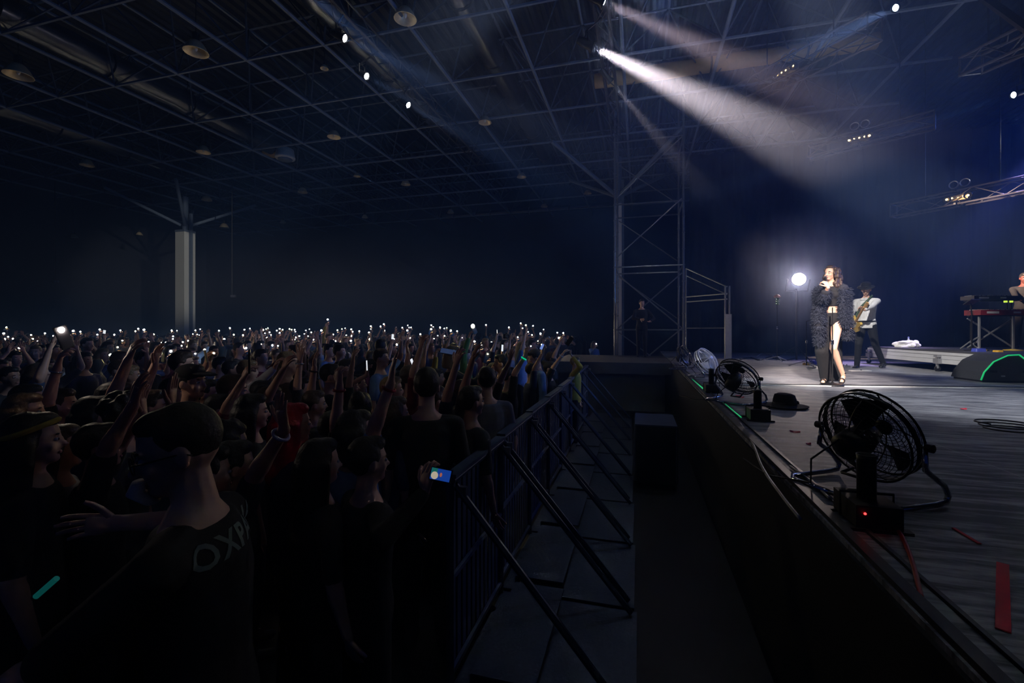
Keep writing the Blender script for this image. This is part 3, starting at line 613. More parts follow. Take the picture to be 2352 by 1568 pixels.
def fan(p, aim, D, pitch, label, cage_m, blade_m, stand_m, group=None):
    rz = math.atan2(-aim[0], aim[1]); o = thing('floor_fan', label, 'fan', p, rz, 'drum fans along the stage edge'); r = D / 2; hp = r * 0.98 + 0.06
    M = Euler((R(pitch), 0, 0)).to_matrix() @ Euler((R(-90), 0, 0)).to_matrix(); c = V3((0, 0.0, hp))          # local z of M = blowing direction
    q = lambda x, y, z: c + M @ V3((x, y, z))
    for nm, sg in (('front_grille', 1), ('rear_grille', -1)):
        m = MB(); dep = 0.085 * D / 0.5; nr = 15
        for i in range(2, nr + 1):
            t = i / nr; m.ring(q(0, 0, sg * dep * (1 - t ** 3) + sg * 0.045), r * t, 0.0014 if i < nr else 0.0065, M, 40, 4)
        for i in range(20):
            a = 2 * math.pi * i / 20; pts = []
            for t in (0.13, 0.4, 0.65, 0.85, 1.0): pts.append(q(r * t * math.cos(a + 0.25 * t), r * t * math.sin(a + 0.25 * t), sg * dep * (1 - t ** 3) + sg * 0.046))
            m.tube(pts, 0.0014 if i % 5 else 0.0035, 4)
        m.lathe([(0.02, sg * (dep + 0.05)), (r * 0.17, sg * (dep + 0.045)), (r * 0.18, sg * (dep + 0.03)), (0.02, sg * (dep + 0.03))], c, M, 18)
        m.build(nm, cage_m, o, True)
    m = MB(); m.lathe([(r * 1.0, -0.014), (r * 1.015, -0.014), (r * 1.015, 0.014), (r * 1.0, 0.014), (r * 1.0, -0.014)], c, M, 44); m.build('drum_band', cage_m, o, True)
    m = MB(); m.lathe([(0.03, -0.2 * D / 0.5), (0.075 * D / 0.5, -0.19 * D / 0.5), (0.085 * D / 0.5, -0.06), (0.06, -0.02), (0.045, 0.03), (0.01, 0.04)], c, M, 18); mo = m.build('motor', black_plastic, o, True)
    m = MB(); m.tube([q(-0.12 * D, 0.34 * D, -0.16), q(0.12 * D, 0.34 * D, -0.16)], 0.008, 6); m.tube([q(-0.12 * D, 0.34 * D, -0.16), q(-0.12 * D, 0.36 * D, -0.08)], 0.008, 6); m.tube([q(0.12 * D, 0.34 * D, -0.16), q(0.12 * D, 0.36 * D, -0.08)], 0.008, 6); m.build('carry_handle', black_metal, o, True)
    for k in range(3):
        a0 = 2 * math.pi * k / 3 + 0.4; vs = []; fs = []
        for i in range(6):
            t = 0.16 + 0.74 * i / 5
            for j in range(6):
                u = (j / 5 - 0.5) * (0.75 + 0.3 * t); a = a0 + u + 0.3 * t; z = 0.035 * (j / 2.5 - 1)
                vs += [q(r * t * math.cos(a), r * t * math.sin(a), z), q(r * t * math.cos(a), r * t * math.sin(a), z + 0.004)]
        for i in range(5):
            for j in range(5):
                k0 = 2 * (i * 6 + j); k1 = k0 + 12; fs += [(k0, k0 + 2, k1 + 2, k1), (k0 + 1, k1 + 1, k1 + 3, k0 + 3)]
        m = MB(); m.add(vs, fs); m.build('blade', blade_m, o, True)
    w = r + 0.035; ft = 0.0165
    m = MB()
    for sx in (-1, 1):
        pts = [(sx * (w - 0.01), 0, hp), (sx * w, -0.01, hp - 0.1), (sx * (w + 0.005), 0.1, 0.1), (sx * w, 0.135, 0.05), (sx * w, 0.12, ft + 0.005), (sx * w, 0.06, ft), (sx * (w - 0.005), -0.2, ft), (sx * (w - 0.05), -0.25, ft), (0, -0.25, ft)]
        m.tube(pts, 0.0125, 8)
    m.build('tube_stand', stand_m, o, True)
    for sx in (-1, 1):
        m = MB(); M2 = Euler((0, R(90), 0)).to_matrix(); m.lathe([(0.008, -0.02), (0.019, -0.014), (0.019, 0.014), (0.008, 0.02)], (sx * (w + 0.01), 0, hp), M2, 12); m.build('tilt_knob', black_plastic, o)
    m = MB(); s_ = c + M @ V3((0, -0.05, -0.18)); m.tube([s_, s_ + V3((-0.05, -0.12, -0.1)), (-0.1, -0.25, 0.03), (-0.3, -0.32, 0.012), (-0.6, -0.2, 0.012)], 0.005, 5); m.build('power_cord', black_plastic, o, True)
    return o
stage_aim = lambda p: (SINGER[0] - p.x, SINGER[1] - p.y)
p = G(1994, 1126, SL); fan(p, (0.961, 0.276), 0.44, 18, 'big black floor fan close by at the stage edge, seen from behind', black_metal, black_plastic, chrome)
p = G(1693, 922, SL); fan(p, (0.75, 0.5), 0.44, 38, 'second black floor fan on the stage edge with a bright stand', black_metal, black_plastic, chrome)
p = G(1622, 866, SL); fan(p, (0.55, -0.75), 0.44, 32, 'floor fan with painted bright light facing the hall, third along the stage edge', mat('wire_painted_light', (0.7, 0.7, 0.74), 0.35, 0.4), mat('blade_painted_light', (0.55, 0.55, 0.6), 0.4, 0.3), chrome)  # back light on this fan put into its wire and blade colours
p = G(1572, 848, SL); fan(p, (0.6, -0.5), 0.42, 25, 'small dim floor fan farthest along the stage edge', black_metal, alu, chrome)

def effect(p, h, label, led=None):
    o = thing('floor_effect_unit', label, 'effect machine', p, HALL, 'effect units by the fans')
    m = MB(); m.box((0, 0, 0.055), (0.16, 0.22, 0.09)); m.build('base_box', black_plastic, o)
    m = MB(); m.lathe([(0.034, 0.1), (0.034, h - 0.02), (0.037, h), (0.031, h), (0.028, h - 0.08), (0.01, h - 0.1)], n=14); m.build('nozzle', black_plastic, o, True)
    m = MB(); m.tube([(0.095, 0, 0.02), (0.095, 0, 0.12), (-0.095, 0, 0.12), (-0.095, 0, 0.02)], 0.006, 6); m.build('bracket', black_metal, o)
    for sx in (-1, 1):
        m = MB(); m.box((0, sx * 0.1, 0.006), (0.22, 0.04, 0.012)); m.build('foot', black_plastic, o)
    if led: m = MB(); m.ell((-0.05, -0.112, 0.07), (0.005, 0.005, 0.005), None, 8, 5); m.build('status_led', mat('red_led', (1, 0.02, 0.02), emit=8), o)
effect(G(1990, 1197, SL), 0.28, 'black effect machine with an upright nozzle in front of the big fan', 1)
effect(G(1740, 962, SL), 0.26, 'black effect machine standing beside the second black fan')
effect(G(1634, 900, SL), 0.3, 'black effect machine standing beneath the bright fan')

# hat on the floor
p = G(1802, 934, SL); o = thing('brimmed_hat', 'black wide brimmed hat lying on the stage floor before the singer', 'hat', p, 0.3)
hat_m = mat('black_felt', (0.006, 0.006, 0.008), 0.9)
m = MB(); m.lathe([(0.1, 0.03), (0.16, 0.012), (0.205, 0.006), (0.218, 0.018), (0.205, 0.014), (0.16, 0.02), (0.1, 0.036)], n=30); m.build('brim', hat_m, o, True)
m = MB(); m.loft([((0, 0, 0.02), (0.105, 0, 0), (0, 0.12, 0)), ((0, 0, 0.08), (0.098, 0, 0), (0, 0.112, 0)), ((0, 0, 0.125), (0.085, 0, 0), (0, 0.1, 0)), ((0, 0, 0.14), (0.05, 0, 0), (0, 0.07, 0)), ((0, 0, 0.128), (0.02, 0, 0), (0, 0.04, 0))], 22); m.build('crown', hat_m, o, True)
m = MB(); m.lathe([(0.107, 0.02), (0.108, 0.05), (0.104, 0.05)], n=24); m.build('band', mat('satin', (0.02, 0.02, 0.025), 0.3), o, True)
m = MB()
for i in range(5): m.ell((0.125 + 0.012 * i, 0.03 * math.sin(i * 2), 0.035 + 0.008 * (i % 2)), (0.018, 0.016, 0.014), None, 8, 5)
m.build('trimming', hat_m, o, True)

def mic_stand(p, h, label, tri=True, boom=None, clip=None, base_r=0.15):
    o = thing('microphone_stand', label, 'microphone stand', p)
    z0 = 0.03
    if tri:
        for a in (20, 140, 260):
            m = MB(); m.tube([(0, 0, 0.12), (0.08 * math.cos(R(a)), 0.08 * math.sin(R(a)), 0.1), (0.33 * math.cos(R(a)), 0.33 * math.sin(R(a)), 0.012)], 0.01, 6); m.build('leg', alu, o)
    else:
        m = MB(); m.lathe([(0.01, 0.0), (base_r, 0.0), (base_r, 0.014), (base_r * 0.8, 0.026), (0.03, 0.036), (0.012, 0.05)], n=28); m.build('round_base', black_metal, o, True)
    m = MB(); m.tube([(0, 0, z0), (0, 0, h * 0.55)], 0.011, 8); m.build('lower_tube', black_metal, o)
    m = MB(); m.tube([(0, 0, h * 0.5), (0, 0, h)], 0.0075, 8); m.build('upper_tube', black_metal, o)
    m = MB(); m.lathe([(0.016, -0.03), (0.019, -0.02), (0.019, 0.03), (0.014, 0.04)], (0, 0, h * 0.55), n=10); m.build('clutch', chrome, o)
    if boom:
        m = MB(); m.tube([(0, 0, h), boom], 0.0075, 8); m.build('boom', black_metal, o)
        m = MB(); M = V3(boom).normalized().to_track_quat('Z', 'Y').to_matrix(); m.lathe([(0.012, -0.14), (0.015, -0.02), (0.024, 0.02), (0.022, 0.05), (0.008, 0.065)], boom, (V3(boom) - V3((0, 0, h))).to_track_quat('Z', 'Y').to_matrix(), 12); m.build('microphone', clip or black_metal, o, True)
    return o
p = G(1912, 885, SL); sp = p
mic_stand(p, 1.12, 'black round base microphone stand right in front of the singer', False, None, None, 0.155)
p = G(1785, 829, SL); Zr = p.y; h = CH - (690 - HY) / F * Zr - SL
mic_stand(p, h, 'thin tripod microphone stand holding a pink rose, behind the singer')
o = thing('rose', 'pale pink rose fixed on top of the thin microphone stand', 'flower', p + UP * h)
k = Zr / F
m = MB(); m.tube([(0, 0, -0.18), (0, 0, 0.0), (0.004, 0, 0.08)], 0.006, 6); m.build('stem', mat('stem_green', (0.08, 0.2, 0.06), 0.6), o)
m = MB()
for i in range(9):
    a = i * 2.1; z = -0.12 + 0.02 * i; c = V3((0.03 * math.cos(a), 0.03 * math.sin(a), z + 0.02)); m.ell(c, (0.028, 0.028, 0.01), Euler((0.7 * math.sin(a), -0.7 * math.cos(a), 0)).to_matrix(), 8, 5)
m.build('leaves', mat('stem_green', (0, 0, 0)), o, True)
for ri, (n_, rr_, z_, t_) in enumerate(((3, 0.02, 0.12, 0.2), (5, 0.038, 0.105, 0.6), (6, 0.058, 0.09, 1.0))):
    for i in range(n_):
        a = 2 * math.pi * i / n_ + ri * 0.5; c = V3((rr_ * math.cos(a), rr_ * math.sin(a), z_)); Mx = (Matrix.Rotation(a, 3, 'Z') @ Matrix.Rotation(t_, 3, 'Y'))
        m = MB(); m.ell(c, (0.012, 0.036, 0.034), Mx, 9, 6); m.build('petal', mat('rose_petal', (0.8, 0.5, 0.47), 0.5, var=0.1), o, True)
p = G(1852, 842, SL); zz = p.y; hh = CH - (738 - HY) / F * zz - SL
mic_stand(p, hh, 'low boom microphone stand between the singer and the rose stand', True, (0.24, 0.0, hh + 0.07), mat('teal_mic', (0.1, 0.35, 0.33), 0.35, 0.4))
# pedals and floor boxes by the guitarist
def fbox(px, py, sz, col, label, rz=0.0, name='effect_pedal', cat='pedal', lev=SL, knobs=2):
    o = thing(name, label, cat, G(px, py, lev), rz); m_ = mat('box_' + col, CLOTH.get(col, (0.3, 0.3, 0.3)), 0.4)
    m = MB(); x, y, z = sz; m.loft([((0, 0, 0), (x / 2, 0, 0), (0, y / 2, 0)), ((0, 0, z * 0.8), (x / 2, 0, 0), (0, y / 2, 0)), ((0, 0, z), (x / 2 * 0.92, 0, 0), (0, y / 2 * 0.9, 0))], 16, 0.35); m.build('case', m_, o)
    for i in range(knobs):
        m = MB(); m.lathe([(0.012, z), (0.012, z + 0.015), (0.004, z + 0.018)], ((i + 0.5) / max(1, knobs) * x - x / 2, y * 0.2, 0), n=10); m.build('knob', black_plastic, o)
    m = MB(); m.lathe([(0.014, z), (0.012, z + 0.012), (0.003, z + 0.014)], (0, -y * 0.25, 0), n=10); m.build('foot_switch', chrome, o)
    return o
CLOTH['boxblue'] = (0.05, 0.07, 0.4); CLOTH['amber'] = (0.7, 0.4, 0.03)
fbox(1871, 836, (0.2, 0.14, 0.08), 'boxblue', 'blue effect pedal on the floor just left of the singer', 0.1)
fbox(1853, 838, (0.16, 0.1, 0.045), 'amber', 'small amber pedal at the foot of the boom microphone stand', 0.3)
fbox(1880, 846, (0.34, 0.16, 0.04), 'white', 'long white pedal board beside the blue pedal', -0.05)
fbox(1943, 843, (0.16, 0.1, 0.04), 'grey', 'small grey pedal by the guitarist\'s front shoe', 0.2)
fbox(1975, 852, (0.4, 0.12, 0.02), 'white', 'flat white board on the floor before the guitarist', 0.0, knobs=0)
# cable coil at the right edge and loose cables
def cable(pts, r, m_, label, lev=SL):
    ps = []
    P0 = [V3(q) for q in pts]
    for i in range(len(P0) - 1):
        a, b, c, d = P0[max(i - 1, 0)], P0[i], P0[i + 1], P0[min(i + 2, len(P0) - 1)]
        for t in (0, 0.2, 0.4, 0.6, 0.8): ps.append(0.5 * ((2 * b) + (c - a) * t + (2 * a - 5 * b + 4 * c - d) * t * t + (3 * b - a - 3 * c + d) * t ** 3))
    ps.append(P0[-1]); m = MB(); m.tube(ps, r, 6); o = m.build('cable', m_, None, True); return tag(o, label, 'cable')
rub = mat('cable_rubber', (0.02, 0.02, 0.022), 0.5)
cc = G(2338, 991, SL); cable([cc + V3((0.19 * math.cos(t * 0.7) * (1 + 0.03 * (t % 3)), 0.17 * math.sin(t * 0.7) + 0.004 * t, 0.008 + 0.002 * t)) for t in range(24)], 0.006, rub, 'black coil of cable lying on the grey stage floor at the right edge')
g = lambda x, y: G(x, y, SL) + UP * 0.012
cable([g(2040, 1195), g(2072, 1240), g(2096, 1300), g(2118, 1390)], 0.008, mat('red_rubber', (0.3, 0.02, 0.015), 0.4), 'dark red cable trailing down the stage below the big fan')
cable([g(1700, 975), g(1728, 1020), g(1752, 1080), g(1800, 1150), g(1838, 1198)], 0.008, mat('grey_rubber', (0.3, 0.3, 0.33), 0.4), 'grey cable running along the stage edge towards the camera')
cable([g(1815, 1075), g(1850, 1100), g(1880, 1125), g(1905, 1150)], 0.007, mat('grey_rubber', (0, 0, 0)), 'grey cable piece beneath the stand of the big fan')
cable([g(1700, 826), g(1725, 822), g(1745, 828), g(1770, 820), g(1800, 828), g(1830, 822)], 0.02, rub, 'heap of black cables on the floor by the rose stand')
cable([g(1738, 820), g(1752, 812), g(1775, 816), g(1768, 824), g(1745, 826)], 0.015, mat('grey_rubber', (0, 0, 0)), 'pale loop of cable shining on the cable heap')

# rolling riser with the keyboards
rp = lambda px, py, lev: G(px, py, lev)
A = V3((8.55, 10.9, 0)); B = V3((7.95, 6.85, 0)); d = (A - B).normalized(); perp = V3((d.y, -d.x, 0))
rrz = math.atan2(-d.x, d.y); RL = (A - B).length; RT = 1.60
o = thing('stage_riser', 'low riser with a pale front panel carrying the keyboards', 'riser', (B.x, B.y, SL), rrz)
pale = mat('riser_front', (0.55, 0.56, 0.58), 0.5, 0.2, var=0.25, scale=1.5)
m = MB(); m.box((1.5, RL / 2, RT - SL - 0.02), (3.0, RL, 0.04)); m.build('deck', mat('riser_deck', (0.04, 0.04, 0.045), 0.6), o)
m = MB()
for z0, z1, t_ in ((0.155, 0.235, 0.0), (0.24, 0.315, 0.004), (0.32, 0.37, -0.004)): m.box((-0.012 + t_, RL / 2, (z0 + z1) / 2), (0.03, RL, z1 - z0))
m.build('front_panel', pale, o)
m = MB(); m.box((1.5, -0.012, 0.27), (3.0, 0.03, 0.2)); m.build('end_panel', pale, o)
for y in (0.25, 1.9, RL - 0.1):
    m = MB(); m.tube([(-0.06, y, 0.06), (-0.06, y, 0.32)], 0.028, 8); lg = m.build('leg', alu, o)
    m = MB(); m.box((-0.06, y, 0.2), (0.07, 0.13, 0.1)); m.box((-0.06, y, 0.3), (0.08, 0.09, 0.05)); m.build('bracket', mat('bracket_grey', (0.3, 0.3, 0.32), 0.4, 0.5), lg)
    m = MB(); m.lathe([(0.05, -0.015), (0.055, 0), (0.05, 0.015)], (-0.06, y, 0.055), Euler((R(90), 0, 0)).to_matrix(), 14); m.build('castor', black_plastic, lg)
for x, y in ((2.9, 0.2), (2.9, RL - 0.2)):
    m = MB(); m.tube([(x, y, 0.0), (x, y, 0.36)], 0.03, 8); m.build('leg', alu, o)
RM = Matrix.Rotation(rrz, 3, 'Z')
def on_riser(px, Z): return V3(((px - CX) / F * Z, Z, RT))
# towel and bottle
p = V3((8.28, 8.95, RT)) + V3((0.22, 0.25, 0)); p = on_riser(2062, 10.25) + V3((0.2, 0, 0))
m = MB(); rr = random.Random(3)
for i in range(14): m.ell((rr.uniform(-0.22, 0.22), rr.uniform(-0.1, 0.1), 0.05 + rr.uniform(0, 0.07)), (rr.uniform(0.06, 0.13), rr.uniform(0.05, 0.08), rr.uniform(0.03, 0.06)), Euler((rr.uniform(-0.5, 0.5), rr.uniform(-0.5, 0.5), rr.uniform(0, 3))).to_matrix(), 10, 6)
m.box((0, 0, 0.02), (0.4, 0.2, 0.04))
o = link('towel', remesh(m, 0.016, 1, 'towel'), mat('white_towel', (0.7, 0.7, 0.7), 0.9, bump=0.4, scale=40)); o.location = p; tag(o, 'crumpled white towel lying on the near edge of the riser', 'towel')
o = thing('water_bottle', 'small clear bottle standing behind the crumpled white towel', 'bottle', p + V3((0.18, 0.16, 0)))
m = MB(); m.lathe([(0.03, 0), (0.034, 0.01), (0.034, 0.14), (0.015, 0.19), (0.014, 0.21)], n=14); m.build('body', mat('bottle_plastic', (0.4, 0.45, 0.5), 0.1), o, True)
m = MB(); m.lathe([(0.016, 0.205), (0.016, 0.235), (0.01, 0.238)], n=10); m.build('cap', mat('cap_blue', (0.2, 0.25, 0.5), 0.4), o)
# keyboard stand, keyboards, tablet
kp = on_riser(2290, 8.75); zk = lambda py, Z=8.75: CH - (py - HY) / F * Z - RT
o = thing('keyboard_stand', 'black crossed keyboard stand on the riser with two bright posts', 'keyboard stand', kp)
kx = lambda px: (px - 2290) / F * 8.75
for px in (2249, 2327):
    m = MB(); m.tube([(kx(px), 0, 0.03), (kx(px), 0, zk(726))], 0.022, 8); m.build('post', alu, o)
    m = MB(); m.lathe([(0.02, 0.0), (0.14, 0.0), (0.14, 0.015), (0.03, 0.03)], (kx(px), 0, 0), n=18); m.build('foot_plate', mat('ochre', (0.6, 0.4, 0.05), 0.5) if px == 2327 else black_metal, o)
for s_ in (-1, 1):
    m = MB(); m.tube([(-0.45 * s_, 0.12, 0.05), (0.45 * s_, 0.12, 0.62)], 0.016, 6); m.build('cross_bar', alu, o)
m = MB(); m.tube([(kx(2205), 0, 0.03), (kx(2226), 0, 0.16), (kx(2247), 0, 0.26)], 0.014, 6); m.build('strut', alu, o)
m = MB(); m.tube([(kx(2228), 0, 0.16), (kx(2246), 0, 0.03)], 0.014, 6); m.build('strut', alu, o)
m = MB(); m.box((0.05, 0.05, zk(726) + 0.01), (1.1, 0.06, 0.02)); m.build('support_arm', black_metal, o)
def keyboard(p, w, dpt, hgt, m_, label):
    o = thing('stage_keyboard', label, 'keyboard', p)
    m = MB(); m.box((0, 0, hgt / 2), (w, dpt, hgt)); m.build('case', m_, o)
    m = MB()
    n = int(w * 0.85 / 0.024)
    for i in range(n): m.box((-w * 0.42 + 0.024 * (i + 0.5), dpt * 0.22, hgt + 0.006), (0.022, dpt * 0.5, 0.012))
    m.build('white_keys', mat('ivory', (0.75, 0.75, 0.72), 0.3), o)
    m = MB()
    for i in range(n):
        if i % 7 in (0, 1, 3, 4, 5): m.box((-w * 0.42 + 0.024 * (i + 1), dpt * 0.12, hgt + 0.016), (0.012, dpt * 0.3, 0.012))
    m.build('black_keys', black_plastic, o)
    m = MB(); m.box((-w * 0.3, -dpt * 0.51, hgt * 0.5), (w * 0.2, 0.004, hgt * 0.4)); m.build('label_plate', mat('plate_grey', (0.5, 0.5, 0.52), 0.4), o)
    m = MB(); m.box((w * 0.1, -dpt * 0.51, hgt * 0.5), (w * 0.12, 0.004, hgt * 0.35)); m.build('label_plate', mat('plate_grey', (0, 0, 0)), o)
    for i in range(6):
        m = MB(); m.lathe([(0.01, hgt), (0.01, hgt + 0.014), (0.004, hgt + 0.016)], (-w * 0.3 + 0.1 * i, -dpt * 0.3, 0), n=8); m.build('knob', chrome, o)
    return o
keyboard(kp + V3((0.16, 0.06, zk(726) + 0.02)), 1.15, 0.32, 0.1, mat('red_case', (0.16, 0.012, 0.016), 0.35), 'red stage keyboard on the crossed stand')
o = thing('upper_stand', 'slim stand lifting the black keyboard above the red one', 'stand', kp + V3((0.22, 0.32, 0)))
for sx in (-0.4, 0.4):
    m = MB(); m.tube([(sx, 0, 0.02), (sx, 0, zk(688) + 0.0)], 0.016, 6); m.build('post', black_metal, o)
m = MB(); m.box((0, 0, zk(688)), (0.9, 0.2, 0.02)); m.build('shelf', black_metal, o)
keyboard(kp + V3((0.22, 0.32, zk(688) + 0.01)), 0.95, 0.28, 0.08, black_plastic, 'black keyboard raised above the red one')
o = thing('tablet', 'bright tablet on a gooseneck holder left of the red keyboard', 'tablet', kp + V3((kx(2226), -0.05, 0)))
M = Euler((R(-35), 0, R(12))).to_matrix(); tz = zk(694)
m = MB(); m.box((0, 0, tz), (0.24, 0.17, 0.012), M); m.build('case', black_plastic, o)
m = MB(); m.box(V3((0, 0, tz)) + M @ V3((0, 0, 0.009)), (0.22, 0.15, 0.004), M); m.build('screen', mat('tablet_screen', (0.2, 0.22, 0.28), 0.2, emit=0.12, ecol=(0.7, 0.75, 0.9)), o)
m = MB(); m.tube([(0, 0, 0), (0, 0, tz * 0.7), (0.01, 0.03, tz - 0.02)], 0.012, 6); m.build('pole', black_metal, o)
m = MB(); m.lathe([(0.01, 0), (0.12, 0), (0.12, 0.012), (0.02, 0.02)], n=16); m.build('round_base', black_metal, o)
o = thing('light_clips', 'pair of yellow green glowing clips above the red keyboard', 'clip lamp', kp + V3((kx(2322), 0.05, zk(692))), 0)
for px in (-0.05, 0.06):
    m = MB(); m.box((px, 0, 0), (0.045, 0.03, 0.035)); m.build('glow_pad', mat('lime_glow', (0.7, 0.9, 0.1), emit=0.9, ecol=(0.7, 1, 0.1)), o)
m = MB(); m.tube([(-0.06, 0.02, 0), (0.07, 0.02, 0)], 0.01, 5); m.tube([(0, 0.02, 0), (0, 0.02, -0.28)], 0.01, 5); m.build('bar', black_metal, o)
def rbox(px, Z, sz, col, label, cat='floor box', off=0): 
    o = thing('junction_box', label, cat, on_riser(px, Z)); x, y, z = sz
    m = MB(); m.loft([((0, 0, 0), (x / 2, 0, 0), (0, y / 2, 0)), ((0, 0, z), (x / 2 * 0.9, 0, 0), (0, y / 2 * 0.9, 0))], 16, 0.35); m.build('case', mat('box_' + col, CLOTH.get(col)), o)
    m = MB(); m.box((x * 0.55, 0, z * 0.4), (x * 0.2, y * 0.3, z * 0.4)); m.build('plug', mat('ochre', (0, 0, 0)), o)
rbox(2248, 8.3, (0.2, 0.12, 0.06), 'boxblue', 'blue junction box on the riser below the keyboards')
rbox(2292, 8.2, (0.12, 0.1, 0.03), 'amber', 'amber plug box on the riser right of the blue box')

# monitor wedge
p = G(2318, 879, SL); o = thing('monitor_wedge', 'grey stage monitor wedge with green glow painted on its edges at the right edge', 'speaker', p, R(-12))
prof = [(-0.36, 0.03), (0.34, 0.03), (0.36, 0.2), (0.12, 0.42), (-0.02, 0.41), (-0.2, 0.31), (-0.32, 0.15)]
W = 0.62; vs = [(x, y, z) for y in (0, W) for x, z in prof]; n = len(prof)
m = MB(); m.add(vs, [tuple(range(n)), tuple(range(2 * n - 1, n - 1, -1))] + [(i, i + n, (i + 1) % n + n, (i + 1) % n) for i in range(n)]); m.build('cabinet', mat('wedge_grey', (0.06, 0.06, 0.066), 0.7, bump=0.2, scale=60), o)
m = MB(); m.tube([(x, -0.006, z + 0.004) for x, z in prof[3:] + prof[:1]], 0.011, 6); m.build('green_edge', green, o, True)  # green light on the wedge edge put in as emission
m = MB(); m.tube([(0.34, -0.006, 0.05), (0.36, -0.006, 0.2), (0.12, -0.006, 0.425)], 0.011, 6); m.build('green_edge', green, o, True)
m = MB(); m.box((0, W / 2, 0.015), (0.66, W * 0.95, 0.03)); m.build('skid', black_plastic, o)
m = MB(); m.box((-0.08, -0.004, 0.1), (0.05, 0.01, 0.02)); m.build('badge', alu, o)
for x in (-0.2, 0.2):
    m = MB(); m.box((x, -0.004, 0.17), (0.09, 0.012, 0.035)); m.build('grip', black_plastic, o)

# ------------------------------------------------------------------ the performers
from mathutils.bvhtree import BVHTree
base = V3((SINGER[0], SINGER[1], SL + 0.1))
root, hd, sh, k = person('woman singer in a fluffy dark cardigan and slit black skirt, microphone at her mouth', base, (-0.72, -0.69), 1.66,
    wr=P(1902, 660, 6.52), wl=P(1943, 752, 6.7), pole_r=(-0.3, -0.5, -1), pole_l=(0.8, 0.5, 0), curl_r=62, curl_l=25, dir_r=(-0.25, 0.1, 0.6), nr=(-0.2, 0.95, 0), dir_l=(0.1, -0.1, -1),
    head=(-24, -2), hair=1, style='wavy', skin=mat('skin_singer', (0.72, 0.42, 0.3), 0.42, var=0.05), vox=0.0075, sex=0.88, bare=True, no_pants=True, heel=0.045,
    knees={-1: P(1914, 800, 6.62), 1: P(1889, 806, 6.8)}, ankles={-1: P(1936, 860, 6.74), 1: P(1896, 862, 6.9)})
srz = root.rotation_euler[2]; SM = Matrix.Rotation(srz, 3, 'Z').inverted(); sl = lambda p: SM @ (V3(p) - base)
blk = cloth('black'); m = MB()
tor = [(1.12, 0.145, 0.106), (1.2, 0.152, 0.112), (1.29, 0.168, 0.125), (1.38, 0.168, 0.108), (1.44, 0.13, 0.085)]
m.loft([(V3((0, 0, z)) * k, V3((rx * k * 0.88 + 0.012, 0, 0)), V3((0, ry * k + 0.012, 0))) for z, rx, ry in tor], 18)
for sx in (-1, 1): m.ell(V3((sx * 0.07, 0.085, 1.3)) * k, (0.068, 0.06, 0.066))
link('crop_top', remesh(m, 0.01, 3, 'crop_top'), blk, root)
m = MB(); m.loft([(V3((0, 0, z)) * k, V3((rx * k * 0.88 + 0.014, 0, 0)), V3((0, ry * k + 0.014, 0))) for z, rx, ry in [(0.82, 0.135, 0.1), (0.88, 0.158, 0.11), (0.93, 0.163, 0.115), (1.02, 0.145, 0.104)]], 18)
K1, A1 = sl(P(1889, 806, 6.8)), sl(P(1896, 862, 6.9)); H1 = V3((0.085, 0, 0.9)) * k
m.caps(H1, 0.105, K1, 0.1); m.caps(K1, 0.1, A1 + V3((0, 0, -0.03)), 0.075)
bk = SM @ V3((0.0, 1.0, 0))
for i in range(9):
    x = 1888 + i * 5.0; m.caps(sl(P(x - 2, 752, 6.9)) , 0.05, sl(P(x + 3, 872, 6.98)), 0.024)
    m.caps(sl(P(x - 2, 752, 6.9)), 0.05, sl(P(min(x, 1905), 800, 6.93)), 0.05)
link('skirt', remesh(m, 0.012, 3, 'skirt'), blk, root)
# fluffy cardigan: a soft core and thousands of thin plumes
ws = lambda q: Matrix.Rotation(srz, 3, 'Z') @ q + base
(sR, eR, wR), (sL_, eL, wL) = [[ws(q) for q in sh[i]] for i in (1, -1)]
core = [(sR, 0.07, eR, 0.07), (eR, 0.07, eR + (wR - eR) * 0.62, 0.06), (sL_, 0.07, eL, 0.068), (eL, 0.068, wL, 0.06), (wL, 0.06, wL + V3((0.03, 0, -0.22)), 0.05),
        (ws(V3((-0.1, -0.03, 1.43)) * k), 0.075, ws(V3((0.1, -0.03, 1.43)) * k), 0.075), (ws(V3((-0.12, -0.12, 1.3)) * k), 0.07, ws(V3((-0.1, -0.14, 0.85)) * k), 0.06), (ws(V3((0.1, -0.12, 1.3)) * k), 0.07, ws(V3((0.1, -0.14, 0.85)) * k), 0.06),
        (ws(V3((-0.15, 0.03, 1.4)) * k), 0.06, ws(V3((-0.17, 0.03, 0.8)) * k), 0.055), (ws(V3((0.15, 0.05, 1.4)) * k), 0.06, P(1881, 745, 6.7), 0.065), (P(1881, 745, 6.7), 0.065, P(1884, 790, 6.78), 0.045)]
m = MB()
for a, ra, b_, rb in core: m.caps(sl(a), ra, sl(b_), rb)
cd = link('cardigan', remesh(m, 0.014, 3, 'cardigan'), mat('cardigan_yarn', (0.02, 0.021, 0.028), 0.95), root)
m = MB(); rr = random.Random(5)
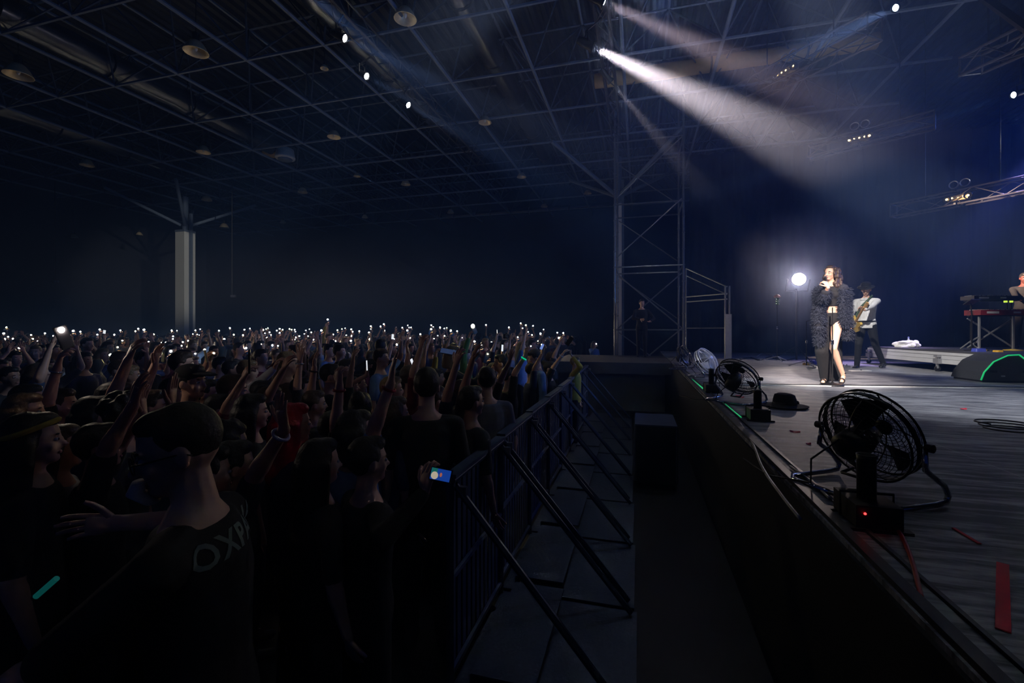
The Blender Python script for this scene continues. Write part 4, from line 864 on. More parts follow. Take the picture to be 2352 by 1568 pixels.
for a, ra, b_, rb in core:
    a, b_ = sl(a), sl(b_); d = (b_ - a); n = int(d.length * 8500)
    for i in range(n):
        t = rr.random(); c = a + d * t; ax = d.normalized(); q = V3((rr.gauss(0, 1), rr.gauss(0, 1), rr.gauss(0, 1))); q = (q - ax * q.dot(ax)).normalized(); rad = ra + (rb - ra) * t
        p0 = c + q * rad * 0.95; L = rr.uniform(0.03, 0.08); tip = p0 + (q * 0.75 + V3((0, 0, -0.75)) + V3((rr.gauss(0, .4), rr.gauss(0, .4), rr.gauss(0, .4)))).normalized() * L
        w = q.cross(tip - p0).normalized() * 0.0019; mid = (p0 + tip) / 2 + q * 0.008
        m.add([p0 - w, p0 + w, mid + w * 1.2, mid - w * 1.2, tip], [(0, 1, 2, 3), (3, 2, 4)])
m.build('plumes', mat('plume', (0.022, 0.027, 0.045), 0.9), cd)
for sd, an in ((-1, P(1936, 860, 6.74)), (1, P(1896, 862, 6.9))):
    c = sl(an); m = MB(); kk = k
    toe = c + V3((sd * 0.008, 0.125 * kk, -0.085)); hl = c + V3((0, -0.035, -0.035))
    m.loft([(hl + V3((0, -0.01, 0)), V3((0.028, 0, 0)), V3((0, 0, 0.012))), (c + V3((0, 0.05, -0.075)), V3((0.03, 0, 0)), V3((0, 0, 0.008))), (toe + V3((0, 0, -0.02)), V3((0.036, 0, 0)), V3((0, 0, 0.009))), (toe + V3((0, 0.05, -0.02)), V3((0.018, 0, 0)), V3((0, 0, 0.007)))], 12)
    m.caps(hl, 0.016, V3((hl.x, hl.y - 0.012, -0.095)), 0.006, 8)
    m.ring(c + V3((0, -0.005, 0.02)), 0.037, 0.006, None, 18, 5); m.ring(toe + V3((0, -0.005, 0.008)), 0.034, 0.008, Euler((R(70), 0, 0)).to_matrix(), 16, 5)
    m.build('high_heel_shoe', blk, root, True)
w = sh[1][2]; mw = root.matrix_world; wp = Matrix.Rotation(srz, 3, 'Z') @ w + base
hdp = Matrix.Rotation(srz, 3, 'Z') @ hd(0, 0.13, 0.03) + base
o = thing('handheld_microphone', 'black handheld microphone held at the singer\'s mouth', 'microphone', hdp)
d = (wp + V3((-0.04, -0.03, 0.06)) - hdp).normalized(); M = d.to_track_quat('Z', 'Y').to_matrix()
m = MB(); m.lathe([(0.02, 0.02), (0.021, 0.04), (0.016, 0.1), (0.012, 0.21), (0.008, 0.215)], (0, 0, 0), M, 14); m.build('handle', black_plastic, o, True)
m = MB(); m.ell((0, 0, 0), (0.024, 0.024, 0.026), M, 14, 8); m.build('grille', mat('mesh_metal', (0.3, 0.3, 0.32), 0.4, 0.8), o, True)

# guitarist
gb = V3(((1990 - CX) / F * 9.45, 9.45, SL))
gz = lambda px, py, Z=9.45: P(px, py, Z)
root, hd, sh, k = person('guitarist in a white shirt and black hat, head bowed over the guitar behind the singer', gb, (-0.8, -0.6), 1.76,
    wr=gz(1962, 733, 9.4), wl=gz(1979, 716, 9.0), pole_r=(0.1, 1, -0.6), pole_l=(0.7, -0.2, -1), curl_r=35, curl_l=50, dir_r=(-0.2, -0.6, -0.7), dir_l=(-0.6, 0.1, 0.4),
    head=(12, -26), hair=0, skin=skinA, shirt='white', sleeve=1.0, pants='black', vox=0.009, ankles={1: gz(1968, 838, 9.55), -1: gz(2029, 834, 9.5)}, knees={1: gz(1972, 790, 9.45), -1: gz(2010, 790, 9.4)})
grz = root.rotation_euler[2]
m = MB(); hM = Euler((R(-26), 0, R(12))).to_matrix(); hc = hd(0, -0.005, 0.165)
m.lathe([(0.07, 0.0), (0.135, -0.012), (0.15, -0.008), (0.135, -0.002), (0.086, 0.012), (0.084, 0.07), (0.07, 0.09), (0.02, 0.095)], hc, hM, 24); m.build('hat', mat('black_felt', (0, 0, 0)), root, True)
GM = Matrix.Rotation(grz, 3, 'Z').inverted(); gl = lambda p: GM @ (V3(p) - gb)
m = MB(); m.caps(V3((0.06, 0.09, 1.44)) * k, 0.025, V3((-0.06, 0.09, 1.44)) * k, 0.025, 8)
for sx in (-1, 1): m.loft([(V3((sx * 0.02, 0.075, 1.47)) * k, V3((0.012, 0, 0)), V3((0, 0.012, 0.02))), (V3((sx * 0.065, 0.085, 1.42)) * k, V3((0.012, 0, 0)), V3((0, 0.012, 0.03)))], 8)
m.build('collar', cloth('white'), root, True)
m = MB()
for a in range(0, 360, 30): pass
m.ring(V3((0, 0, 0.985)) * k, 0.158, 0.014, None, 28, 5); m.build('belt', black_plastic, root, True)
for sd, an in ((1, gz(1968, 838, 9.55)), (-1, gz(2029, 834, 9.5))):
    c = gl(an); m = MB(); m.loft([(c + V3((0, -0.075, -0.06)), V3((0.03, 0, 0)), V3((0, 0, 0.028))), (c + V3((0, -0.03, -0.04)), V3((0.042, 0, 0)), V3((0, 0, 0.05))), (c + V3((0, 0.06, -0.05)), V3((0.046, 0, 0)), V3((0, 0, 0.036))), (c + V3((0, 0.16, -0.066)), V3((0.045, 0, 0)), V3((0, 0, 0.022))), (c + V3((0, 0.2, -0.07)), V3((0.02, 0, 0)), V3((0, 0, 0.014)))], 14)
    m.build('shoe', mat('black_leather', (0.01, 0.01, 0.012), 0.25), root, True)
# guitar
g0 = gz(1965, 741, 9.3); g1 = gz(1991, 696, 8.65); ax = (g1 - g0).normalized(); nrm = V3((-0.72, -0.45, 0.1)); nrm = (nrm - ax * nrm.dot(ax)).normalized(); sd = ax.cross(nrm).normalized()
o = thing('electric_guitar', 'yellow and cream electric guitar slung on the guitarist\'s strap', 'guitar', g0)
GL = lambda a, b_, c: ax * a + sd * b_ + nrm * c
yel = mat('guitar_yellow', (0.75, 0.5, 0.12), 0.25)
out = [(-0.23, 0.04), (-0.2, 0.12), (-0.1, 0.155), (0.0, 0.11), (0.07, 0.125), (0.15, 0.13), (0.17, 0.09), (0.09, 0.045), (0.09, -0.045), (0.13, -0.1), (0.1, -0.125), (0.02, -0.1), (-0.08, -0.14), (-0.18, -0.13), (-0.23, -0.05)]
vs = [GL(a, b_, c) for c in (-0.02, 0.02) for a, b_ in out]; n = len(out)
m = MB(); m.add(vs, [tuple(range(n)), tuple(range(2 * n - 1, n - 1, -1))] + [(i, i + n, (i + 1) % n + n, (i + 1) % n) for i in range(n)]); m.build('body', yel, o)
pg = [(-0.1, 0.05), (-0.02, 0.06), (0.08, 0.04), (0.08, -0.04), (-0.02, -0.07), (-0.14, -0.09), (-0.12, 0.0)]; n = len(pg)
vs = [GL(a, b_, c) for c in (0.0205, 0.0235) for a, b_ in pg]
m = MB(); m.add(vs, [tuple(range(n)), tuple(range(2 * n - 1, n - 1, -1))] + [(i, i + n, (i + 1) % n + n, (i + 1) % n) for i in range(n)]); m.build('pickguard', mat('cream', (0.8, 0.76, 0.62), 0.3), o)
m = MB(); m.loft([(GL(0.05, 0, 0.015), sd * 0.028, nrm * 0.014), (GL(0.66, 0, 0.015), sd * 0.021, nrm * 0.012)], 10); m.build('neck', mat('maple', (0.55, 0.33, 0.13), 0.4), o)
m = MB(); m.loft([(GL(0.65, 0, 0.012), sd * 0.021, nrm * 0.009), (GL(0.7, 0.01, 0.005), sd * 0.04, nrm * 0.008), (GL(0.82, 0.012, 0.0), sd * 0.036, nrm * 0.008), (GL(0.84, 0.02, 0.0), sd * 0.016, nrm * 0.008)], 10); m.build('headstock', mat('maple', (0, 0, 0)), o)
for i in range(6):
    m = MB(); q = GL(0.7 + 0.022 * i, 0.045, 0.0); m.tube([q, q + sd * 0.025], 0.006, 6); m.build('tuner', chrome, o)
for a in (-0.07, 0.0, 0.05):
    m = MB(); m.box(GL(a, 0, 0.026), (0.015, 0.07, 0.01), Matrix((ax, sd, nrm)).transposed()); m.build('pickup', black_plastic, o)
m = MB(); m.box(GL(-0.13, 0, 0.026), (0.03, 0.07, 0.012), Matrix((ax, sd, nrm)).transposed()); m.build('bridge', chrome, o)
Gm = Matrix.Rotation(grz, 3, 'Z'); gw = lambda x, y, z: Gm @ (V3((x, y, z)) * k) + gb - g0
st = [GL(-0.23, 0, 0), gw(0.13, 0.16, 1.12), gw(0.06, 0.155, 1.28), gw(-0.05, 0.14, 1.41), gw(-0.1, 0.02, 1.52), gw(-0.05, -0.13, 1.38), gw(0.12, -0.15, 1.15), gw(0.2, 0.02, 1.05), GL(-0.2, -0.05, -0.02)]
m = MB(); m.tube(st, 0.02, 6); m.build('strap', mat('strap_green', (0.05, 0.08, 0.04), 0.7), o, True)

# keyboard player, mostly beyond the right edge, and the crew member by the scaffold
kb = on_riser(2352, 9.75); person('keyboard player at the right edge, dim red light painted on the face', kb, (-0.7, -0.7), 1.62, wr=kb + V3((-0.45, -0.3, 1.0)), wl=kb + V3((-0.1, -0.55, 1.0)), pole_r=(0, 0, -1), pole_l=(1, 0, -0.5),
    head=(10, -12), hair=0, style='short', skin=mat('skin_painted_red_light', (0.09, 0.025, 0.02), 0.7), shirt='black', sleeve=1.0, vox=0.012)  # dim red stage light painted into the skin colour
cb = V3(((1474 - CX) / F * 13.3, 13.3, SL)); person('man in black standing in the dark before the scaffold tower', cb, (-0.3, -0.9), 1.7, wr=cb + V3((-0.12, -0.3, 1.1)), wl=cb + V3((0.16, -0.28, 1.05)), pole_r=(-1, 0.3, -0.6), pole_l=(1, 0.3, -0.6),
    head=(20, -8), hair=0, shirt='black', sleeve=1.0, vox=0.014)

# ------------------------------------------------------------------ the security guard and the crowd close by
gf = V3((-0.98, -0.18, 0)).normalized(); gpos = V3((-0.82, 1.3, 0))
root, hd, sh, k = person('security guard in a black shirt with white back lettering, glasses and a lowered face mask', gpos, gf, 1.8, wr=(-1.3, 1.6, 1.35), wl=(-1.25, 1.0, 1.1), pole_l=(-0.3, -0.6, -0.8),
    curl_l=20, head=(24, -10), hair=0, style='none', skin=skinA, shirt='black', sleeve=0.55, vox=0.0065)
root.rotation_euler[0] = -R(3); LM = Matrix.Rotation(R(0), 3, 'X')
HMg = Euler((R(-10), 0, R(24))).to_matrix()
m = MB(); m.ell(hd(0, -0.02, 0.132), (0.081 * k, 0.095 * k, 0.094 * k), HMg, 20, 10); m.ell(hd(0, 0.02, 0.18), (0.064 * k, 0.066 * k, 0.04 * k), HMg, 16, 8)
for o_ in [c for c in root.children if c.name.startswith('hair')]: bpy.data.objects.remove(o_)
link('hair', remesh(m, 0.008, 2, 'hair'), HAIR[0], root)
gl_ = thing('glasses', None, None); bpy.data.objects.remove(gl_)
m = MB()
for sx in (-1, 1):
    c = hd(sx * 0.034, 0.1, 0.095); m.ring(c, 0.024 * k, 0.002, HMg @ Euler((R(90), 0, 0)).to_matrix(), 20, 5)
    m.tube([hd(sx * 0.058, 0.098, 0.1), hd(sx * 0.078, 0.06, 0.1), hd(sx * 0.083, -0.01, 0.098), hd(sx * 0.082, -0.03, 0.085)], 0.0024, 5)
m.tube([hd(-0.01, 0.102, 0.1), hd(0.01, 0.102, 0.1)], 0.002, 5); m.build('glasses', black_plastic, root, True)
m = MB(); m.loft([(hd(0, 0.098, 0.045), HMg @ V3((0.035, 0, 0)), HMg @ V3((0, 0.016, 0.004))), (hd(0, 0.112, 0.02), HMg @ V3((0.05, 0, 0)), HMg @ V3((0, 0.02, 0.004))), (hd(0, 0.085, -0.015), HMg @ V3((0.045, 0, 0)), HMg @ V3((0, 0.02, 0.004)))], 16)
m.tube([hd(0.04, 0.09, 0.02), hd(0.078, 0.02, 0.06), hd(0.083, -0.01, 0.08)], 0.0015, 4); m.build('face_mask', mat('mask_cloth', (0.4, 0.42, 0.48), 0.9, bump=0.3, scale=60), root, True)
shirt_o = [c for c in root.children if c.name.startswith('shirt')][0]
bv = BVHTree.FromPolygons([tuple(v.co) for v in shirt_o.data.vertices], [tuple(p.vertices) for p in shirt_o.data.polygons])
fc = bpy.data.curves.new('lettering', 'FONT'); fc.body = 'OXPAHA'; fc.align_x = 'CENTER'; fc.size = 0.088; fc.extrude = 0.0; fc.resolution_u = 3; fc.space_character = 1.12; fc.offset = 0.0022
fo = bpy.data.objects.new('tmp', fc); C.objects.link(fo); dg = bpy.context.evaluated_depsgraph_get(); dg.update(); me = bpy.data.meshes.new_from_object(fo.evaluated_get(dg)); bpy.data.objects.remove(fo)
bm = bmesh.new(); bm.from_mesh(me); bmesh.ops.triangulate(bm, faces=bm.faces[:]); bmesh.ops.subdivide_edges(bm, edges=[e for e in bm.edges if e.calc_length() > 0.02], cuts=2)
tilt = Matrix.Rotation(R(2), 3, 'Z')
for v in bm.verts:
    x, z = v.co.x + 0.03, v.co.y + 1.365 * k                          # text reads left to right seen from behind (local -Y side)
    h_ = bv.ray_cast(V3((x, -1.0, z)), V3((0, 1, 0)))
    y = (h_[0].y if h_[0] else -0.12) - 0.003; v.co = V3((x, y, z))
bm.to_mesh(me); bm.free(); me.materials.clear(); link('back_lettering', me, mat('print_white', (0.15, 0.2, 0.18), 0.8), root)['label'] = 'pale printed letters across the back'

def band(parent, p, d, r, m_, name='wristband', w=0.007):
    m = MB(); m.ring(p, r, w, V3(d).to_track_quat('Z', 'Y').to_matrix(), 18, 6); return m.build(name, m_, parent, True)
PEOPLE = []                                                     # ground positions already taken: x, y, free radius
def taken(p, r=0.3): return any((p.x - q[0]) ** 2 + (p.y - q[1]) ** 2 < (r + q[2]) ** 2 for q in PEOPLE)
PEOPLE.append((gpos.x, gpos.y, 0.25))
def to_stage(p): v = V3((SINGER[0] - p[0], SINGER[1] - p[1], 0)); return v.normalized()
def head_person(px, top, Z, label, face=None, **kw):
    H = CH - (top - HY) / F * Z - 0.012; loc = V3(((px - CX) / F * Z, Z, 0)); f = V3((face[0], face[1], 0)) if face else to_stage(loc)
    if H > 1.93: H = 1.93
    PEOPLE.append((loc.x, loc.y, 0.2)); kw.setdefault('group', None)
    return person(label, loc, f, H, **kw)
def arm_person(el, wr_, tip, Z, sd, label, face=None, up_dir=None, curl=15, n=None, wrist=None, dz=0.0, H=None, **kw):
    """a person placed so that elbow, wrist and fingertips fall on the given photo points at depth Z"""
    E, W_ = P(*el, Z), P(*wr_, Z - dz); T = P(*tip, Z - dz * 1.5); d = (W_ - E).normalized()
    u = V3(up_dir) if up_dir else V3((-d.x * 0.2, 0.2, -1)); S_ = E + u.normalized() * 0.285
    k = min(1.06, max(0.86, S_.z / 1.425)); f = V3((face[0], face[1], 0)).normalized() if face else to_stage(E)
    rz = math.atan2(-f.x, f.y); off = Matrix.Rotation(rz, 3, 'Z') @ V3((sd * 0.18 * k, 0, 0)); loc = V3((S_.x - off.x, S_.y - off.y, 0))
    PEOPLE.append((loc.x, loc.y, 0.2))
    kw2 = dict(wr=W_, pole_r=E - (S_ + W_) / 2, curl_r=curl, dir_r=T - W_, nr=n) if sd > 0 else dict(wl=W_, pole_l=E - (S_ + W_) / 2, curl_l=curl, dir_l=T - W_, nl=n)
    kw2.update(kw); out = person(label, loc, f, 1.78 * k, **kw2)
    if wrist:
        s0, e, w = out[2][sd]; band(out[0], w + (e - w) * 0.12, w - e, 0.034 * k, wrist)
    return out
toC = (0, -1, 0)
# people whose heads stand out
head_person(980, 838, 2.9, 'broad man in black seen from behind, at the barrier between the raised arms', (-0.15, 1), hair=0, shirt='black', sleeve=0.5, vox=0.01)
head_person(1118, 838, 3.9, 'man from behind with cropped hair and a pale collar over a black vest', (-0.2, 1), hair=0, shirt='grey', vox=0.011)
r_ = head_person(1235, 799, 6.5, 'man in a light blue shirt and dark vest looking down in profile at the barrier', (-1, -0.25), hair=0, skin=skinA, shirt='blue', sleeve=1.0, head=(0, -22), vox=0.011)
m = MB(); k_ = r_[3]; m.loft([(V3((0, 0, z)) * k_, V3((rx * k_ + 0.026, 0, 0)), V3((0, ry * k_ + 0.026, 0))) for z, rx, ry in [(0.9, 0.16, 0.115), (1.04, 0.145, 0.105), (1.16, 0.15, 0.11), (1.29, 0.165, 0.118), (1.38, 0.15, 0.105), (1.44, 0.1, 0.07)]], 18); m.build('vest', cloth('navy'), r_[0], True)
r_ = head_person(68, 940, 1.9, 'dark haired person with a yellow headband at the left picture edge', hair=0, style='long', shirt='black', vox=0.01)
m = MB(); m.ring(r_[1](0, -0.015, 0.15), 0.1 * r_[3], 0.012, Euler((R(20), 0, 0)).to_matrix(), 26, 6); m.build('headband', cloth('yellow'), r_[0], True)
head_person(52, 897, 2.75, 'light haired person behind the yellow headband at the left picture edge', hair=2, style='bob', shirt='burgundy', vox=0.011)
head_person(212, 904, 2.6, 'dark head of straight hair between the first two raised forearms', hair=0, style='bob', shirt='navy', vox=0.011)
head_person(283, 902, 2.5, 'curly haired person in profile with a dim red cheek behind the long bent arm', (0.9, 0.35), hair=0, style='curly', skin=skinB, shirt='charcoal', vox=0.011)
r_ = head_person(436, 832, 3.2, 'person in a dark baseball cap below the white column', (0.95, -0.1), hair=0, shirt='black', vox=0.011)
m = MB(); c = r_[1]; kk = r_[3]; m.ell(c(0, -0.01, 0.155), (0.088 * kk, 0.105 * kk, 0.075 * kk)); m.loft([(c(0, 0.07, 0.165), V3((0.075 * kk, 0, 0)), V3((0, 0.02, 0.006))), (c(0, 0.125, 0.155), V3((0.07 * kk, 0, 0)), V3((0, 0.02, 0.005))), (c(0, 0.175, 0.145), V3((0.035 * kk, 0, 0)), V3((0, 0.012, 0.004)))], 14); m.build('cap', mat('black_felt', (0, 0, 0)), r_[0], True)
head_person(532, 855, 3.3, 'short haired head right of the baseball cap, in dark red', hair=1, shirt='burgundy', vox=0.011)
head_person(575, 899, 2.8, 'dark long haired head left of the red haired person', hair=0, style='long', shirt='charcoal', vox=0.011)
r_ = head_person(668, 920, 2.4, 'person with long bright red hair behind the raised hand', hair=3, style='long', shirt='navy', vox=0.01)
head_person(828, 897, 2.9, 'dark haired woman with bare shoulders right of the tall bent arm', (-0.1, 1), hair=0, style='bun', skin=skinB, shirt='blue', sleeve=0.0, vox=0.011)
head_person(757, 832, 4.5, 'dark round head behind the fist of the tall bent arm', hair=0, style='short', shirt='black', vox=0.012)
head_person(678, 789, 6.8, 'man looking aside in profile left of the spread raised hand', (-0.95, -0.3), hair=1, skin=skinB, shirt='charcoal', vox=0.012)
head_person(875, 776, 7.0, 'tall man from behind with arms spread, right of the raised fist', (0.2, 1), hair=0, shirt='black', wl=P(815, 818, 7.0), wr=P(915, 830, 7.0), vox=0.012, sleeve=1.0)
head_person(1152, 811, 6.0, 'dark haired woman in profile left of the man in the light blue shirt', (-0.95, -0.1), hair=0, style='bun', skin=skinB, shirt='grey', vox=0.012)
head_person(82, 791, 8.0, 'fair haired person facing the stage, face lit, left of the big yellow torch', (0.5, -0.85), hair=2, skin=skinA, shirt='grey', vox=0.013)
head_person(200, 773, 8.5, 'dark haired man in profile lit by a torch before his mouth', (1, -0.1), hair=0, skin=skinA, shirt='black', vox=0.013)
head_person(610, 880, 3.7, 'low dark head behind the white sleeve', hair=0, style='short', shirt='black', vox=0.012)
head_person(905, 905, 3.0, 'dark head beside the tall forearm, left of the broad man in black', hair=1, style='bob', shirt='denim', vox=0.012)
head_person(1060, 868, 4.4, 'person behind the broad man in black, bent over', hair=1, style='short', shirt='charcoal', vox=0.012)
head_person(130, 968, 2.15, 'dim person in a grey hood between the headband and the bent arm', hair=1, style='bob', skin=skinB, shirt='grey', sleeve=1.0, vox=0.011)
head_person(730, 1000, 2.0, 'dark head low in the crowd right of the red hair', hair=0, style='long', shirt='black', vox=0.012)
head_person(520, 965, 2.2, 'dark curly head just behind the security guard', hair=0, style='curly', shirt='navy', vox=0.012)
# people known by their raised arms
silver = mat('silver', (0.7, 0.7, 0.7), 0.2, 0.9); redband = mat('red_band', (0.35, 0.01, 0.02), 0.5); whiteband = mat('white_band', (0.5, 0.55, 0.6), 0.6)
arm_person((97, 915), (135, 826), (146, 785), 2.9, 1, 'person whose yellow-lit forearm with a silver watch lifts the big yellow torch', hair=1, shirt='black', skin=skinA, curl=45, wrist=silver, vox=0.01)
arm_person((237, 908), (297, 818), (318, 765), 2.65, 1, 'person raising a gold-lit bare forearm, second raised arm from the left', hair=0, shirt='burgundy', skin=skinA, curl=30, vox=0.01)
arm_person((205, 1010), (318, 905), (335, 835), 1.95, 1, 'person with a long bent arm clapping both hands overhead near the left edge', hair=0, shirt='black', skin=skinB, curl=14, vox=0.009, wl=P(352, 915, 2.1), dir_l=V3((-0.05, 0, 1)))
arm_person((395, 1050), (392, 935), (398, 838), 1.9, -1, 'person holding a flat red-rimmed hand straight up with a dark red wristband', up_dir=(0.35, 0.2, -1), hair=0, shirt='black', skin=skinB, curl=6, n=(1, 0.2, 0), wrist=redband, vox=0.009, spread_l=0.2)
arm_person((548, 1100), (662, 968), (650, 905), 1.75, 1, 'person raising a flat hand with a white wristband before the red hair', hair=0, shirt='charcoal', skin=skinB, curl=10, wrist=whiteband, vox=0.009, spread_r=0.2, dz=0.05)
arm_person((742, 972), (779, 858), (774, 800), 2.45, 1, 'person with a tall bare arm and a clenched fist, red band on the wrist', up_dir=(0.3, 0.2, -1), hair=0, shirt='black', skin=skinA, curl=68, wrist=redband, vox=0.009)
arm_person((845, 975), (906, 846), (918, 752), 2.15, 1, 'person in light blue with the longest bare arm, open hand above the crowd', hair=0, style='bob', shirt='blue', skin=skinA, curl=8, n=(1, 0.3, 0), wrist=redband, vox=0.009, spread_r=0.3)
arm_person((1022, 905), (1048, 835), (1060, 785), 3.2, 1, 'person raising a forearm in the gap right of the broad man in black', hair=1, shirt='navy', skin=skinA, curl=30, vox=0.011)
arm_person((1060, 895), (1085, 825), (1098, 780), 3.3, -1, 'person with a dim raised arm left of the man with the pale collar', hair=0, shirt='charcoal', skin=skinB, curl=20, vox=0.011)
arm_person((1142, 873), (1172, 826), (1180, 785), 4.8, 1, 'person raising a hand with spread fingers before the woman in profile', hair=0, shirt='black', skin=skinB, curl=8, vox=0.011)
gb_ = mat('green_bracelet', (0.02, 0.6, 0.35), 0.4, emit=0.4, ecol=(0, 1, 0.5))
arm_person((1183, 852), (1206, 818), (1211, 795), 5.2, 1, 'person with a gold-lit forearm and a green glowing bracelet by the man in light blue', hair=0, shirt='black', skin=skinA, curl=40, wrist=gb_, vox=0.012)
arm_person((1262, 836), (1300, 800), (1312, 782), 6.6, 1, 'dark haired woman at the barrier end lifting a phone with a bent bare arm', (0.9, -0.3), hair=0, style='bun', skin=skinA, shirt='black', curl=50, wrist=whiteband, vox=0.011)
arm_person((1268, 815), (1288, 783), (1296, 766), 7.6, 1, 'person behind the woman at the barrier end raising a slim forearm', hair=1, shirt='charcoal', skin=skinA, curl=40, vox=0.013)
arm_person((950, 855), (966, 800), (972, 772), 4.2, 1, 'person raising a loosely open hand left of the tilted lit phone', hair=1, shirt='burgundy', skin=skinA, curl=30, vox=0.011)
arm_person((930, 860), (938, 812), (930, 775), 4.6, -1, 'person with a dim forearm just right of the longest bare arm', hair=0, shirt='navy', skin=skinB, curl=20, vox=0.012)
arm_person((682, 880), (689, 822), (691, 774), 4.0, 1, 'person raising a spread hand with a shiny wristband, fingers wide', hair=0, shirt='charcoal', skin=skinA, curl=4, n=(0, 1, 0), wrist=silver, vox=0.01, spread_r=1.6)
arm_person((712, 900), (722, 836), (726, 800), 3.6, -1, 'person clapping behind the spread hand, dark bracelets on the wrist', hair=1, shirt='black', skin=skinB, curl=12, wrist=black_plastic, vox=0.011)
arm_person((455, 890), (474, 838), (478, 806), 3.4, 1, 'person holding up a thin stick between two fingers right of the cap', hair=0, shirt='black', skin=skinB, curl=60, vox=0.011)
arm_person((498, 925), (560, 868), (575, 835), 3.0, 1, 'person with a bent bare forearm pointing up to the black phone', hair=0, shirt='burgundy', skin=skinB, curl=55, vox=0.011)
arm_person((618, 905), (650, 850), (668, 815), 3.3, 1, 'person in dark with a thin raised forearm left of the spread hand', hair=1, shirt='charcoal', skin=skinB, curl=30, vox=0.012)
r_ = arm_person((606, 880), (630, 846), (640, 826), 3.9, -1, 'person with a wide white sleeve hanging from the raised arm', hair=0, shirt='white', sleeve=1.0, skin=skinA, curl=40, vox=0.012)
arm_person((800, 880), (812, 812), (815, 780), 4.4, 1, 'person with a dim forearm right of the clenched fist', hair=0, shirt='black', skin=skinB, curl=30, vox=0.012)
arm_person((345, 905), (356, 838), (362, 800), 3.0, -1, 'person with a dim raised hand between the clapping hands and the flat hand', hair=1, shirt='black', skin=skinB, curl=16, vox=0.012)
arm_person((1066, 812), (1077, 776), (1082, 757), 6.8, 1, 'person in a green sleeve lifting the bright starry torch', hair=1, shirt='green', sleeve=1.0, skin=skinA, curl=50, vox=0.013)
arm_person((1000, 850), (1001, 820), (1003, 803), 5.6, -1, 'person in a yellow sleeve under the tilted lit phone', hair=0, shirt='yellow', sleeve=1.0, skin=skinA, curl=40, vox=0.013)
arm_person((1318, 838), (1316, 820), (1305, 805), 7.8, 1, 'person in a yellow jacket at the far end of the barrier', hair=2, shirt='yellow', sleeve=1.0, skin=skinA, curl=35, vox=0.013)
arm_person((1150, 818), (1159, 789), (1163, 770), 8.5, 1, 'person holding up the black camera over the crowd', hair=0, shirt='black', skin=skinB, curl=50, vox=0.013)
arm_person((740, 770), (748, 745), (751, 736), 13.0, 1, 'person in a yellow sleeve stretching up the highest torch', hair=1, shirt='yellow', sleeve=1.0, skin=skinA, curl=50, vox=0.016)
arm_person((604, 790), (599, 760), (597, 744), 10.5, 1, 'person raising a yellow-tipped finger above the torch crowd', hair=0, shirt='black', skin=skinA, curl=[4, 65, 65, 65], vox=0.014)

# ------------------------------------------------------------------ phones with their torches on
LW = mat('torch_white', (1, 1, 1), emit=340, ecol=(1.0, 0.84, 0.7), lights=True); LY = mat('torch_yellow', (1, 1, 1), emit=300, ecol=(1.0, 0.86, 0.4), lights=True); LO = mat('torch_amber', (1, 1, 1), emit=220, ecol=(1.0, 0.72, 0.45), lights=True)
case_m = mat('phone_case', (0.02, 0.02, 0.024), 0.3)
protos = {}
def phone_proto(lm, r):
    key = (lm.name, r)
    if key in protos: return protos[key]
    m = MB(); m.loft([((0, 0, -0.074), (0.034, 0, 0), (0, 0.0035, 0)), ((0, 0, -0.07), (0.037, 0, 0), (0, 0.0045, 0)), ((0, 0, 0.07), (0.037, 0, 0), (0, 0.0045, 0)), ((0, 0, 0.074), (0.034, 0, 0), (0, 0.0035, 0))], 14, 0.5)
    a = m.mesh('case', False); a.materials.append(case_m)
    m = MB(); m.lathe([(r, 0.0), (r * 0.8, 0.006)], (0.0, -0.004, 0.05), Euler((R(90), 0, 0)).to_matrix(), 8); b = m.mesh('torch_lamp', True); b.materials.append(lm)
    protos[key] = (a, b); return protos[key]
def phone(p, nrm, roll, lm, r, label, group=None):
    """lamp centre at p, back of the phone facing nrm"""
    o = thing('smartphone', label, 'phone', (0, 0, 0), 0, group); n = V3(nrm).normalized(); z = (UP - n * UP.dot(n)).normalized(); x = (-n).cross(z)
    M = Matrix((x, -n, z)).transposed() @ Matrix.Rotation(roll, 3, 'Y')
    o.rotation_euler = M.to_euler(); o.location = V3(p) - M @ V3((0, -0.008, 0.05))
    a, b = phone_proto(lm, r)
    for me, nm in ((a, 'case'), (b, 'torch_lamp')):
        c = bpy.data.objects.new(nm, me); C.objects.link(c); c.parent = o
    return o, M
def sphone(p, w, label, nrm, roll, scr, name='smartphone', h=None):
    o = thing(name, label, 'phone', p); n = V3(nrm).normalized(); z = (UP - n * UP.dot(n)).normalized(); x = z.cross(n); M = Matrix((x, -n, z)).transposed() @ Matrix.Rotation(roll, 3, 'Y')
    o.rotation_euler = M.to_euler(); h = h or w * 2.05
    m = MB(); m.box((0, 0.004, 0), (w * 1.08, 0.009, h * 1.05)); m.build('case', case_m, o)
    m = MB(); m.box((0, -0.0015, 0), (w, 0.002, h)); m.build('screen', scr, o)
    for zz in (0.3, 0.36):
        m = MB(); m.lathe([(0.006, 0), (0.006, 0.003), (0.002, 0.0035)], (w * 0.3, 0.0085, h * zz), Euler((R(-90), 0, 0)).to_matrix(), 8); m.build('camera_lens', chrome, o)
    return o
